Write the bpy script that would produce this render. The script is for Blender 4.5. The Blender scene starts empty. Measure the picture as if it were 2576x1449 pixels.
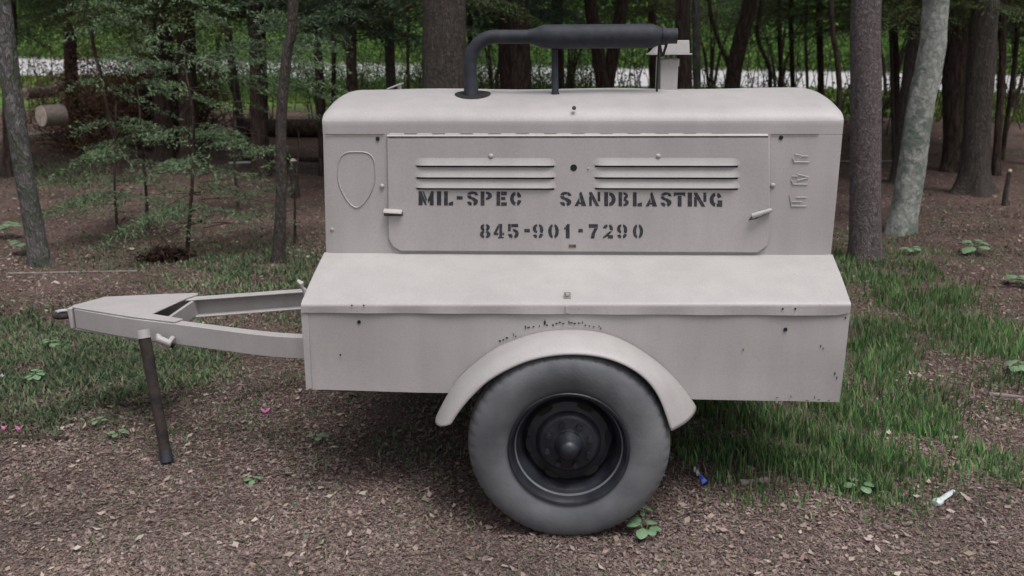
import bpy, bmesh, math, random
import numpy as np
from mathutils import Vector, Matrix
random.seed(7)
RNG = np.random.default_rng(11)
R = math.radians
SC = bpy.context.scene
COL = SC.collection

# ------------------------------------------------------------------ camera, sky, sun, exposure
PITCH, ROLL, EYE, FPX = 15.0, -0.3, 1.635, 2250.0
cam_d = bpy.data.cameras.new('camera'); cam = bpy.data.objects.new('camera', cam_d); COL.objects.link(cam)
cam_d.sensor_width = 36.0; cam_d.lens = 36.0 * FPX / 2576.0
cam_d.clip_start = 0.05; cam_d.clip_end = 600
cam.location = (0, 0, EYE)
cam.rotation_euler = (Matrix.Rotation(R(90 - PITCH), 3, 'X') @ Matrix.Rotation(R(ROLL), 3, 'Z')).to_euler()
cam_d.dof.use_dof = True; cam_d.dof.focus_distance = 3.15; cam_d.dof.aperture_fstop = 4.0
SC.camera = cam

W = bpy.data.worlds.new('World'); SC.world = W; W.use_nodes = True
nt = W.node_tree; bg = nt.nodes['Background']
sky = nt.nodes.new('ShaderNodeTexSky'); sky.sky_type = 'NISHITA'; sky.sun_disc = False
SUN_EL, SUN_AZ = R(68), R(150)
sky.sun_elevation = SUN_EL; sky.sun_rotation = SUN_AZ
sky.dust_density = 5.0; sky.air_density = 1.0
hs = nt.nodes.new('ShaderNodeHueSaturation'); hs.inputs['Saturation'].default_value = 0.25
nt.links.new(sky.outputs[0], hs.inputs['Color']); nt.links.new(hs.outputs[0], bg.inputs['Color'])
bg.inputs['Strength'].default_value = 0.10
sun_d = bpy.data.lights.new('sun', 'SUN'); sun_d.energy = 1.35; sun_d.angle = R(25); sun_d.color = (1.0, 0.97, 0.96)
sun = bpy.data.objects.new('sun', sun_d); COL.objects.link(sun)
_d = Vector((math.sin(SUN_AZ) * math.cos(SUN_EL), math.cos(SUN_AZ) * math.cos(SUN_EL), math.sin(SUN_EL)))
sun.rotation_euler = _d.to_track_quat('Z', 'Y').to_euler()
SC.view_settings.view_transform = 'Standard'; SC.view_settings.look = 'None'
SC.view_settings.gamma = 1.0; SC.view_settings.use_curve_mapping = False
SC.view_settings.exposure = 0.46
SC.render.engine = 'CYCLES'
SC.cycles.use_denoising = True
SC.cycles.max_bounces = 5; SC.cycles.transparent_max_bounces = 6

# ------------------------------------------------------------------ measuring helpers
_p, _r, _y = R(PITCH), R(ROLL), R(3.0)
FW = np.array([0, math.cos(_p), -math.sin(_p)]); UP = np.array([0, math.sin(_p), math.cos(_p)]); RI = np.array([1.0, 0, 0])
CAMP = np.array([0, 0, EYE])
def rays(x, y):
    a = (np.asarray(x, float) - 1288) / FPX; b = -(np.asarray(y, float) - 724.5) / FPX
    a, b = a * math.cos(_r) - b * math.sin(_r), a * math.sin(_r) + b * math.cos(_r)
    return FW + a[..., None] * RI + b[..., None] * UP
TL_O = np.array([0.190, 2.96, 0.0])
TU = np.array([math.cos(_y), -math.sin(_y), 0]); TN = np.array([math.sin(_y), math.cos(_y), 0])
def TL(x, y, v):                       # a point on the plane v = const of the trailer's own frame
    d = rays(x, y); t = (TN @ (TL_O - CAMP) + v) / (TN @ d); q = CAMP + d * t - TL_O
    return Vector((float(TU @ q), v, float(q[2])))
def gz(x, y):                          # height of the ground
    x = np.asarray(x, float); y = np.asarray(y, float)
    rise = 0.03 * (np.logaddexp(0, (y - 12) * 1.2) / 1.2)
    rise = np.minimum(rise, 2.2)
    n = 0.012 * np.sin(x * 2.1 + 1.3 * np.sin(y * 1.4)) + 0.010 * np.sin(y * 2.7 + x * 1.1) + 0.03 * np.sin(x * .5 + 2) * np.sin(y * .43 + 1)
    fade = np.clip((np.hypot(x - .2, y - 3) - 1.6) / 1.5, 0, 1) * np.clip((24 - y) / 5, 0, 1)
    return rise + n * fade
def ground_at(px, py):                 # where a line of sight meets the ground
    d = rays(px, py)
    t = np.full(np.shape(d)[:-1], 3.0)
    for _ in range(40):
        p = CAMP + d * t[..., None]
        h = p[..., 2] - gz(p[..., 0], p[..., 1])
        t = np.clip(t + h / np.maximum(-d[..., 2] + .035, .02) * .8, .5, 120)
    return CAMP + d * t[..., None]
def at(px, py, D):
    d = rays(px, py); return Vector(CAMP + d * (D / d[1]))

# ------------------------------------------------------------------ materials
def new_mat(name):
    m = bpy.data.materials.new(name); m.use_nodes = True
    return m, m.node_tree, m.node_tree.nodes['Principled BSDF']
def N(nt, t, **k):
    n = nt.nodes.new(t)
    for a, b in k.items():
        if hasattr(n, a): setattr(n, a, b)
        else: n.inputs[a].default_value = b
    return n
def mat(name, c1, c2=None, rough=.6, scale=8, bump=.0, bscale=None, stretch=(1, 1, 1), metal=0, spec=.5, contrast=(.35, .65), detail=6, dist=.01):
    m, t, b = new_mat(name)
    c2 = c2 or tuple(v * .8 for v in c1)
    tc = N(t, 'ShaderNodeTexCoord'); mp = N(t, 'ShaderNodeMapping'); mp.inputs['Scale'].default_value = stretch
    t.links.new(tc.outputs['Object'], mp.inputs['Vector'])
    n = N(t, 'ShaderNodeTexNoise'); n.inputs['Scale'].default_value = scale; n.inputs['Detail'].default_value = detail
    t.links.new(mp.outputs[0], n.inputs['Vector'])
    r = N(t, 'ShaderNodeValToRGB'); r.color_ramp.elements[0].position = contrast[0]; r.color_ramp.elements[1].position = contrast[1]
    r.color_ramp.elements[0].color = (*c1, 1); r.color_ramp.elements[1].color = (*c2, 1)
    t.links.new(n.outputs['Fac'], r.inputs['Fac']); t.links.new(r.outputs[0], b.inputs['Base Color'])
    b.inputs['Roughness'].default_value = rough; b.inputs['Metallic'].default_value = metal
    b.inputs['Specular IOR Level'].default_value = spec
    if bump:
        n2 = N(t, 'ShaderNodeTexNoise'); n2.inputs['Scale'].default_value = bscale or scale * 4; n2.inputs['Detail'].default_value = 8
        t.links.new(mp.outputs[0], n2.inputs['Vector'])
        bp = N(t, 'ShaderNodeBump'); bp.inputs['Strength'].default_value = bump; bp.inputs['Distance'].default_value = dist
        t.links.new(n2.outputs['Fac'], bp.inputs['Height']); t.links.new(bp.outputs[0], b.inputs['Normal'])
    return m
def paint_mat():
    m, t, b = new_mat('desert_paint')
    tc = N(t, 'ShaderNodeTexCoord')
    def noise(scale, det=6, st=(1, 1, 1)):
        mp = N(t, 'ShaderNodeMapping'); mp.inputs['Scale'].default_value = st; t.links.new(tc.outputs['Object'], mp.inputs['Vector'])
        n = N(t, 'ShaderNodeTexNoise'); n.inputs['Scale'].default_value = scale; n.inputs['Detail'].default_value = det
        t.links.new(mp.outputs[0], n.inputs['Vector']); return n
    def ramp(n, p0, p1, c0, c1):
        r = N(t, 'ShaderNodeValToRGB'); r.color_ramp.elements[0].position = p0; r.color_ramp.elements[1].position = p1
        r.color_ramp.elements[0].color = (*c0, 1); r.color_ramp.elements[1].color = (*c1, 1)
        t.links.new(n.outputs['Fac'], r.inputs['Fac']); return r
    def mul(a, bb, f=1.0):
        x = N(t, 'ShaderNodeMix', data_type='RGBA', blend_type='MULTIPLY'); x.inputs['Factor'].default_value = f
        t.links.new(a, x.inputs['A']); t.links.new(bb, x.inputs['B']); return x.outputs['Result']
    base = ramp(noise(2.2), .3, .7, (.445, .424, .418), (.385, .366, .364))
    streak = ramp(noise(6, 8, (2.2, 2.2, .35)), .38, .62, (.94, .94, .94), (1, 1, 1))
    fine = ramp(noise(160, 3), .3, .7, (.92, .92, .92), (1.04, 1.04, 1.04))
    spots = ramp(noise(38, 4), .22, .28, (.55, .50, .46), (1, 1, 1))
    c = mul(mul(mul(base.outputs[0], streak.outputs[0]), fine.outputs[0]), spots.outputs[0], .6)
    t.links.new(c, b.inputs['Base Color'])
    b.inputs['Roughness'].default_value = .50; b.inputs['Specular IOR Level'].default_value = .45
    n2 = noise(3.0, 3); n3 = noise(220, 3)
    ad = N(t, 'ShaderNodeMath', operation='MULTIPLY_ADD'); ad.inputs[1].default_value = .02
    t.links.new(n3.outputs['Fac'], ad.inputs[0]); t.links.new(n2.outputs['Fac'], ad.inputs[2])
    bp = N(t, 'ShaderNodeBump'); bp.inputs['Strength'].default_value = .5; bp.inputs['Distance'].default_value = .012
    t.links.new(ad.outputs[0], bp.inputs['Height']); t.links.new(bp.outputs[0], b.inputs['Normal'])
    return m
def leaf_mat(name, trans=.35, rough=.7):      # colour comes from each leaf's own attribute
    m, t, b = new_mat(name)
    a = N(t, 'ShaderNodeAttribute', attribute_name='Col')
    t.links.new(a.outputs['Color'], b.inputs['Base Color']); b.inputs['Roughness'].default_value = rough
    b.inputs['Specular IOR Level'].default_value = .2
    if trans:
        tr = N(t, 'ShaderNodeBsdfTranslucent'); t.links.new(a.outputs['Color'], tr.inputs['Color'])
        mx = N(t, 'ShaderNodeMixShader'); mx.inputs[0].default_value = trans
        t.links.new(b.outputs[0], mx.inputs[1]); t.links.new(tr.outputs[0], mx.inputs[2])
        t.links.new(mx.outputs[0], t.nodes['Material Output'].inputs['Surface'])
    return m
def bark_mat(name, dark, light, scale=14, stretch=(1, 1, .22), bump=.9, mott=None):
    m, t, b = new_mat(name)
    tc = N(t, 'ShaderNodeTexCoord'); mp = N(t, 'ShaderNodeMapping'); mp.inputs['Scale'].default_value = stretch
    t.links.new(tc.outputs['Object'], mp.inputs['Vector'])
    vo = N(t, 'ShaderNodeTexVoronoi', feature='DISTANCE_TO_EDGE'); vo.inputs['Scale'].default_value = scale
    nz = N(t, 'ShaderNodeTexNoise'); nz.inputs['Scale'].default_value = scale * 1.3; nz.inputs['Detail'].default_value = 8
    t.links.new(mp.outputs[0], nz.inputs['Vector'])
    mxv = N(t, 'ShaderNodeMix', data_type='VECTOR'); mxv.inputs[0].default_value = .12
    t.links.new(mp.outputs[0], mxv.inputs[4]); t.links.new(nz.outputs['Color'], mxv.inputs[5]); t.links.new(mxv.outputs[1], vo.inputs['Vector'])
    ml = N(t, 'ShaderNodeMath', operation='MULTIPLY'); t.links.new(vo.outputs['Distance'], ml.inputs[0]); ml.inputs[1].default_value = 2.2
    ad = N(t, 'ShaderNodeMath', operation='MULTIPLY_ADD'); ad.inputs[1].default_value = .9
    t.links.new(nz.outputs['Fac'], ad.inputs[0]); t.links.new(ml.outputs[0], ad.inputs[2])
    r = N(t, 'ShaderNodeValToRGB'); r.color_ramp.elements[0].position = .25; r.color_ramp.elements[1].position = .95
    r.color_ramp.elements[0].color = (*dark, 1); r.color_ramp.elements[1].color = (*light, 1)
    t.links.new(ad.outputs[0], r.inputs['Fac']); out = r.outputs[0]
    if mott:
        n4 = N(t, 'ShaderNodeTexNoise'); n4.inputs['Scale'].default_value = 6; n4.inputs['Detail'].default_value = 7; n4.inputs['Roughness'].default_value = .7
        t.links.new(tc.outputs['Object'], n4.inputs['Vector'])
        r4 = N(t, 'ShaderNodeValToRGB'); r4.color_ramp.elements[0].position = .48; r4.color_ramp.elements[1].position = .56
        t.links.new(n4.outputs['Fac'], r4.inputs['Fac'])
        mx = N(t, 'ShaderNodeMix', data_type='RGBA'); t.links.new(r4.outputs[0], mx.inputs['Factor'])
        t.links.new(out, mx.inputs['A']); mx.inputs['B'].default_value = (*mott, 1); out = mx.outputs['Result']
    t.links.new(out, b.inputs['Base Color']); b.inputs['Roughness'].default_value = .9; b.inputs['Specular IOR Level'].default_value = .15
    bp = N(t, 'ShaderNodeBump'); bp.inputs['Strength'].default_value = bump; bp.inputs['Distance'].default_value = .02
    t.links.new(ad.outputs[0], bp.inputs['Height']); t.links.new(bp.outputs[0], b.inputs['Normal'])
    return m
def ground_mat():
    m, t, b = new_mat('forest_floor')
    tc = N(t, 'ShaderNodeTexCoord')
    def noise(scale, det=8, rough=.6):
        n = N(t, 'ShaderNodeTexNoise'); n.inputs['Scale'].default_value = scale; n.inputs['Detail'].default_value = det; n.inputs['Roughness'].default_value = rough
        t.links.new(tc.outputs['Object'], n.inputs['Vector']); return n
    def ramp(src, *st):
        r = N(t, 'ShaderNodeValToRGB'); e = r.color_ramp.elements
        while len(e) < len(st): e.new(.5)
        for i, (p, c) in enumerate(st): e[i].position = p; e[i].color = (*c, 1)
        t.links.new(src, r.inputs['Fac']); return r
    def mix(f, a, bb, bt='MIX'):
        x = N(t, 'ShaderNodeMix', data_type='RGBA', blend_type=bt)
        if isinstance(f, float): x.inputs['Factor'].default_value = f
        else: t.links.new(f, x.inputs['Factor'])
        for s, k in ((a, 'A'), (bb, 'B')):
            if isinstance(s, tuple): x.inputs[k].default_value = (*s, 1)
            else: t.links.new(s, x.inputs[k])
        return x.outputs['Result']
    a = ramp(noise(26, 10, .75).outputs['Fac'], (.3, (.060, .041, .036)), (.5, (.115, .080, .070)), (.72, (.18, .13, .112)))
    big = ramp(noise(1.3, 5).outputs['Fac'], (.35, (.65, .62, .62)), (.65, (1.15, 1.1, 1.1)))
    brown = mix(1.0, a.outputs[0], big.outputs[0], 'MULTIPLY')
    gr = ramp(noise(40, 8, .7).outputs['Fac'], (.3, (.018, .034, .014)), (.7, (.07, .11, .04)))
    gm = ramp(noise(.9, 6, .65).outputs['Fac'], (.52, (0, 0, 0)), (.66, (1, 1, 1)))
    sx = N(t, 'ShaderNodeSeparateXYZ'); t.links.new(tc.outputs['Object'], sx.inputs[0])
    far = N(t, 'ShaderNodeMapRange'); far.inputs['From Min'].default_value = 20.0; far.inputs['From Max'].default_value = 22.5
    t.links.new(sx.outputs['Y'], far.inputs['Value'])
    near = N(t, 'ShaderNodeMath', operation='MULTIPLY'); near.inputs[1].default_value = .45; t.links.new(gm.outputs[0], near.inputs[0])
    mx = N(t, 'ShaderNodeMath', operation='MAXIMUM'); t.links.new(near.outputs[0], mx.inputs[0]); t.links.new(far.outputs[0], mx.inputs[1])
    lawn = mix(far.outputs[0], gr.outputs[0], (.10, .16, .045))
    out = mix(mx.outputs[0], brown, lawn)
    t.links.new(out, b.inputs['Base Color']); b.inputs['Roughness'].default_value = .95; b.inputs['Specular IOR Level'].default_value = .1
    bp = N(t, 'ShaderNodeBump'); bp.inputs['Strength'].default_value = .9; bp.inputs['Distance'].default_value = .02
    t.links.new(noise(45, 10, .7).outputs['Fac'], bp.inputs['Height']); t.links.new(bp.outputs[0], b.inputs['Normal'])
    return m

M = dict(
    paint=paint_mat(),
    black=mat('black_heat_paint', (.013, .015, .023), (.026, .029, .040), rough=.7, scale=30, bump=.3, bscale=250, dist=.002),
    rubber=mat('dusty_rubber', (.070, .074, .084), (.175, .180, .192), rough=.65, scale=5, bump=.35, bscale=120, dist=.003, contrast=(.3, .7)),
    rim=mat('black_rim_paint', (.010, .011, .016), (.028, .030, .040), rough=.45, scale=14, bump=.3, bscale=80, dist=.003),
    hole=mat('dark_interior_and_shade', (.008, .008, .008), (.012, .011, .010), rough=.9),  # dark of openings, also used for painted shade under the louvre lips
    rust=mat('rusty_pipe', (.010, .009, .010), (.040, .026, .023), rough=.9, scale=22, bump=.8, bscale=90, dist=.004),
    shadowrust=mat('rust_and_shade', (.12, .10, .07), (.06, .045, .035), rough=.9, scale=60),  # rust brown, also used for painted shadows under hinge and latches
    ink=mat('stencil_ink', (.020, .022, .030), (.060, .062, .075), rough=.8, scale=90, contrast=(.4, .75)),
    steel=mat('worn_steel', (.55, .58, .64), (.40, .42, .46), rough=.4, metal=.3, scale=30),
    leaf=leaf_mat('foliage'), litter=leaf_mat('dead_leaf', trans=.12, rough=.85), grass=leaf_mat('grass_blade', trans=.3),
    pine=bark_mat('pine_bark', (.065, .054, .054), (.25, .21, .215), scale=30, stretch=(1, 1, .5)),
    darkbark=bark_mat('dark_bark', (.022, .016, .013), (.085, .062, .052), scale=16),
    brownbark=bark_mat('brown_bark', (.036, .031, .028), (.125, .108, .098), scale=30, stretch=(1, 1, .22)),
    greybark=bark_mat('grey_bark', (.06, .058, .058), (.20, .19, .185), scale=22, stretch=(1, 1, .3), mott=(.09, .10, .08)),
    palebark=bark_mat('pale_lichen_bark', (.20, .20, .19), (.36, .37, .345), scale=16, stretch=(1, 1, .7), bump=.3, mott=(.16, .185, .16)),
    pale2=mat('old_stick', (.26, .23, .21), (.15, .13, .12), rough=.9, scale=14, bump=.3),
    cutwood=mat('cut_wood', (.62, .52, .45), (.42, .34, .29), rough=.85, scale=20, bump=.3),
    deadwood=mat('weathered_wood', (.24, .20, .18), (.11, .09, .08), rough=.9, scale=12, stretch=(1, 6, 6), bump=.6),
    palewood=mat('bare_pale_wood', (.48, .44, .42), (.28, .25, .23), rough=.85, scale=14, bump=.3),
    gravel=mat('pale_gravel_road', (.52, .51, .52), (.36, .35, .36), rough=.9, scale=30, bump=.5),
    ground=ground_mat(),
    petal=mat('pink_petal', (.55, .16, .36), (.40, .10, .25), rough=.6, scale=40),
    blueplastic=mat('blue_plastic', (.04, .08, .55), (.12, .20, .70), rough=.3, scale=60),
    whiteplastic=mat('clear_white_plastic', (.62, .68, .68), (.42, .48, .48), rough=.25, scale=80),
    weed=mat('broad_leaf', (.11, .19, .10), (.15, .25, .13), rough=.5, scale=40, bump=.3, dist=.003),
)

# ------------------------------------------------------------------ mesh helpers
class MB:
    def __init__(s): s.v = []; s.f = []
    def add(s, vs, fs):
        o = len(s.v); s.v += [tuple(p) for p in vs]; s.f += [tuple(i + o for i in f) for f in fs]; return s
    def box(s, a, b):
        x0, y0, z0 = a; x1, y1, z1 = b
        vs = [(x0, y0, z0), (x1, y0, z0), (x1, y1, z0), (x0, y1, z0), (x0, y0, z1), (x1, y0, z1), (x1, y1, z1), (x0, y1, z1)]
        return s.add(vs, [(0, 3, 2, 1), (4, 5, 6, 7), (0, 1, 5, 4), (1, 2, 6, 5), (2, 3, 7, 6), (3, 0, 4, 7)])
    def hexa(s, vs):   # bottom 4, top 4
        return s.add(vs, [(0, 3, 2, 1), (4, 5, 6, 7), (0, 1, 5, 4), (1, 2, 6, 5), (2, 3, 7, 6), (3, 0, 4, 7)])
    def tube(s, pts, rad, n=12, cap=True, jit=0, squash=1):
        pts = [Vector(p) for p in pts]; k = len(pts)
        rad = rad if isinstance(rad, (list, tuple)) else [rad] * k
        ref = Vector((0, 0, 1)); d0 = (pts[1] - pts[0]).normalized()
        if abs(d0.dot(ref)) > .9: ref = Vector((1, 0, 0))
        vs = []; side = None
        for i, p in enumerate(pts):
            d = (pts[min(i + 1, k - 1)] - pts[max(i - 1, 0)]).normalized()
            if side is None: side = d.cross(ref).normalized()
            else: side = (side - d * side.dot(d)).normalized()
            up = side.cross(d)
            for j in range(n):
                a = 2 * math.pi * j / n
                rr = rad[i] * (1 + (random.uniform(-jit, jit) if jit else 0))
                vs.append(p + side * math.cos(a) * rr + up * math.sin(a) * rr * squash)
        fs = [(i * n + j, i * n + (j + 1) % n, (i + 1) * n + (j + 1) % n, (i + 1) * n + j) for i in range(k - 1) for j in range(n)]
        if cap: fs += [tuple(range(n - 1, -1, -1)), tuple(range((k - 1) * n, k * n))]
        return s.add(vs, fs)
    def lathe(s, prof, c, axis='v', n=64):    # prof = [(axial, radius)], axis along local y ('v') or z
        vs = []
        for a, r in prof:
            for j in range(n):
                t = 2 * math.pi * j / n
                if axis == 'v': vs.append((c[0] + r * math.cos(t), c[1] + a, c[2] + r * math.sin(t)))
                elif axis == 'u': vs.append((c[0] + a, c[1] + r * math.cos(t), c[2] + r * math.sin(t)))
                else: vs.append((c[0] + r * math.cos(t), c[1] + r * math.sin(t), c[2] + a))
        k = len(prof)
        fs = [(i * n + j, (i + 1) * n + j, (i + 1) * n + (j + 1) % n, i * n + (j + 1) % n) for i in range(k - 1) for j in range(n)]
        return s.add(vs, fs)
    def prism(s, poly, axis_vec):            # extrude a closed outline
        n = len(poly); a = Vector(axis_vec)
        vs = [Vector(p) for p in poly] + [Vector(p) + a for p in poly]
        return s.add(vs, [tuple(range(n)), tuple(range(2 * n - 1, n - 1, -1))] + [(i, i + n, (i + 1) % n + n, (i + 1) % n) for i in range(n)])
def obj(name, mb, m, parent=None, smooth=40, bevel=0, **props):
    me = bpy.data.meshes.new(name); me.from_pydata(mb.v, [], mb.f)
    bm = bmesh.new(); bm.from_mesh(me); bmesh.ops.recalc_face_normals(bm, faces=bm.faces); bm.to_mesh(me); bm.free()
    me.materials.append(m); me.shade_smooth()
    if smooth: me.set_sharp_from_angle(angle=R(smooth))
    o = bpy.data.objects.new(name, me); COL.objects.link(o)
    if parent: o.parent = parent
    if bevel:
        b = o.modifiers.new('bevel', 'BEVEL'); b.width = bevel; b.segments = 2; b.limit_method = 'ANGLE'; b.harden_normals = False
    for k, v in props.items(): o[k] = v
    return o
def thing(name, loc, rotz, label, cat, group=None):
    o = bpy.data.objects.new(name, None); COL.objects.link(o); o.empty_display_size = .1
    o.location = loc; o.rotation_euler = (0, 0, rotz); o['label'] = label; o['category'] = cat
    if group: o['group'] = group
    return o
def share(name, src, parent, loc=(0, 0, 0), rot=(0, 0, 0), sc=(1, 1, 1)):
    c = src.copy(); c.name = name; COL.objects.link(c); c.parent = parent; c.location = loc; c.rotation_euler = rot; c.scale = sc
    return c
def np_mesh(name, V, nper, cols, m, faces=None):
    """V (n*nper,3): n separate little faces of nper corners, each with its own colour"""
    n = len(V) // nper
    me = bpy.data.meshes.new(name)
    me.vertices.add(len(V)); me.vertices.foreach_set('co', np.ascontiguousarray(V, np.float32).ravel())
    if faces is None: idx = np.arange(len(V)); starts = np.arange(n) * nper; 
    else:
        k = faces.shape[0]; fl = faces.shape[1]
        idx = (np.arange(n)[:, None, None] * nper + faces[None]).ravel(); starts = np.arange(n * k) * fl
    me.loops.add(len(idx)); me.loops.foreach_set('vertex_index', idx.astype(np.int32))
    me.polygons.add(len(starts)); me.polygons.foreach_set('loop_start', starts.astype(np.int32))
    at_ = me.attributes.new('Col', 'FLOAT_COLOR', 'POINT')
    c = np.ones((len(V), 4), np.float32); c[:, :3] = np.repeat(cols, nper, 0)
    at_.data.foreach_set('color', c.ravel())
    me.materials.append(m); me.update(calc_edges=True)
    return me
def mesh_obj(name, me, parent=None, **props):
    o = bpy.data.objects.new(name, me); COL.objects.link(o)
    if parent: o.parent = parent
    for k, v in props.items(): o[k] = v
    return o
def unit(a): return a / np.maximum(np.linalg.norm(a, axis=-1, keepdims=True), 1e-9)
def leaf_quads(P, L, Wd, axis=None, normal=None):
    """bent rhombus leaves at P with length L and width Wd"""
    n = len(P)
    ax = unit(RNG.normal(size=(n, 3))) if axis is None else unit(axis)
    nn = unit(RNG.normal(size=(n, 3))) if normal is None else normal
    sd = unit(np.cross(ax, nn))
    L = np.broadcast_to(L, n)[:, None]; Wd = np.broadcast_to(Wd, n)[:, None]
    V = np.stack([P - ax * L * .5, P + sd * Wd * .5, P + ax * L * .5, P - sd * Wd * .5], 1)
    return V.reshape(-1, 3)
def palette(n, cols, jitter=.25):
    c = np.array(cols)[RNG.integers(0, len(cols), n)]
    return c * (1 + RNG.uniform(-jitter, jitter, (n, 1))) * (1 + RNG.uniform(-.06, .06, (n, 3)))

# ------------------------------------------------------------------ ground, road
def build_ground():
    xs = np.unique(np.round(np.concatenate([np.linspace(-260, -14, 34), np.linspace(-14, 14, 150), np.linspace(14, 260, 34)]), 3))
    ys = np.unique(np.round(np.concatenate([np.linspace(-80, 0, 14), np.linspace(0, 12, 110), np.linspace(12, 60, 60), np.linspace(60, 420, 24)]), 3))
    X, Y = np.meshgrid(xs, ys); Z = gz(X, Y)
    V = np.stack([X, Y, Z], -1).reshape(-1, 3); nx = len(xs)
    F = [(j * nx + i, j * nx + i + 1, (j + 1) * nx + i + 1, (j + 1) * nx + i) for j in range(len(ys) - 1) for i in range(nx - 1)]
    me = bpy.data.meshes.new('ground'); me.from_pydata(V.tolist(), [], F); me.materials.append(M['ground']); me.shade_smooth()
    o = mesh_obj('ground', me, kind='structure')
build_ground()
def build_road():
    nl, nr = ground_at(0, 190), ground_at(2576, 236); fl, fr = ground_at(0, 142), ground_at(2576, 184)
    mb = MB(); rows = 60
    for i in range(rows + 1):
        s = -1.2 + 3.4 * i / rows
        a = nl + (nr - nl) * s; b = fl + (fr - fl) * s
        wob = .25 * math.sin(i * 1.1)
        for k in range(5):
            q = a + (b - a) * k / 4
            y = q[1] + (wob if k == 0 else 0)
            mb.v.append((q[0], y, float(gz(q[0], y)) + .03))
    mb.f = [(i * 5 + k, i * 5 + k + 1, (i + 1) * 5 + k + 1, (i + 1) * 5 + k) for i in range(rows) for k in range(4)]
    obj('road', mb, M['gravel'], kind='structure')
build_road()

# ------------------------------------------------------------------ the trailer
tr = thing('compressor_trailer', TL_O, -_y, 'beige painted air compressor trailer with black stencil lettering, black muffler and one fat tyre', 'trailer')
CV = .72                                    # centre line of the trailer
def wavy(nu, nv, f):                        # grid of points from f(s,t)
    mb = MB(); mb.v = [tuple(f(i / nu, j / nv)) for j in range(nv + 1) for i in range(nu + 1)]
    mb.f = [(j * (nu + 1) + i, j * (nu + 1) + i + 1, (j + 1) * (nu + 1) + i + 1, (j + 1) * (nu + 1) + i) for j in range(nv) for i in range(nu)]
    return mb
def lerp(a, b, t): return a + (b - a) * t
# lower box
bTL, bTR, bBL, bBR = TL(757, 767, 0), TL(2141, 765, 0), TL(771, 980, 0), TL(2113, 1013, 0)
def side_panel_pt(s, t, v=0):
    p = bBL.lerp(bBR, s).lerp(bTL.lerp(bTR, s), t)
    dent = .0022 * math.sin(s * 9 + 1) * math.sin(t * 4.2) + .002 * math.sin(s * 23) * (1 - t)
    if s > .88 and t < .5: dent += .006 * (s - .88) / .12 * (.5 - t) * 2
    return Vector((p.x, v + dent, p.z))
mb = wavy(60, 10, lambda s, t: side_panel_pt(s, t * .965)); obj('side_panel', mb, M['paint'], tr)
for (p0, p1) in ((bBL, bTL), (bBR, bTR)):
    mb = MB()
    x0, x1 = p0.x, p1.x
    mb.add([(x0, .001, p0.z), (x0, 1.44, p0.z), (x1, 1.44, p1.z), (x1, .32, p1.z + .098), (x1, .001, p1.z)], [(0, 1, 2, 3, 4)])
    obj('end_panel', mb, M['paint'], tr, smooth=0)
mb = MB().add([(bBL.x, 1.44, bBL.z), (bBR.x, 1.44, bBR.z), (bTR.x, 1.44, bTR.z), (bTL.x, 1.44, bTL.z)], [(0, 1, 2, 3)]); obj('back_panel', mb, M['paint'], tr)
mb = MB().box((-.90, .03, .44), (.92, 1.41, .50)); obj('chassis_floor', mb, M['hole'], tr)
# folded corner strip at the left of the side panel
a, b = TL(774, 778, 0), TL(786, 976, 0)
mb = MB().hexa([(bBL.x - .001, -.004, bBL.z - .002), (b.x, -.004, b.z), (b.x, -.001, b.z), (bBL.x, -.001, bBL.z), (bTL.x - .001, -.004, a.z), (a.x, -.004, a.z), (a.x, -.001, a.z), (bTL.x, -.001, a.z)])
obj('corner_strip', mb, M['paint'], tr, bevel=.0015)
# sloping deck with its rounded front fold and lip
dBL, dBR = TL(816, 635, .325), TL(2094, 640, .325)
fTL, fTR = TL(757, 763, -.006), TL(2141, 762, -.006)
def deck_pt(s, t):
    front, back = fTL.lerp(fTR, s), dBL.lerp(dBR, s)
    lip = .024 + .010 * s
    if t < .28:
        q = t / .28; p = Vector((front.x, -.009 + .002 * math.sin(s * 40) * (1 - q), front.z - lip * (1 - q) - .010))
    elif t < .4:
        q = (t - .28) / .12 * math.pi / 2
        p = Vector((front.x, -.009 + .014 * (1 - math.cos(q)), front.z - .010 + .010 * math.sin(q) + .003 * (1 - math.cos(q))))
    else:
        q = (t - .4) / .6; st = Vector((front.x, .005, front.z + .003)); p = st.lerp(back, q)
        p.z += (.0035 * math.sin(s * 7 + 1) + .0015 * math.sin(s * 19 + q * 4)) * math.sin(q * math.pi)
    if s > .97: p.z += .012 * ((s - .97) / .03) ** 2 * (1 - min(1, t / .3))
    return p
mb = wavy(80, 24, deck_pt); obj('deck_panel', mb, M['paint'], tr)
mb = MB().add([(dBL.x, 1.12, dBL.z), (dBR.x, 1.12, dBR.z), (fTR.x, 1.44, fTR.z), (fTL.x, 1.44, fTL.z)], [(0, 1, 2, 3)]); obj('deck_panel', mb, M['paint'], tr)
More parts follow.
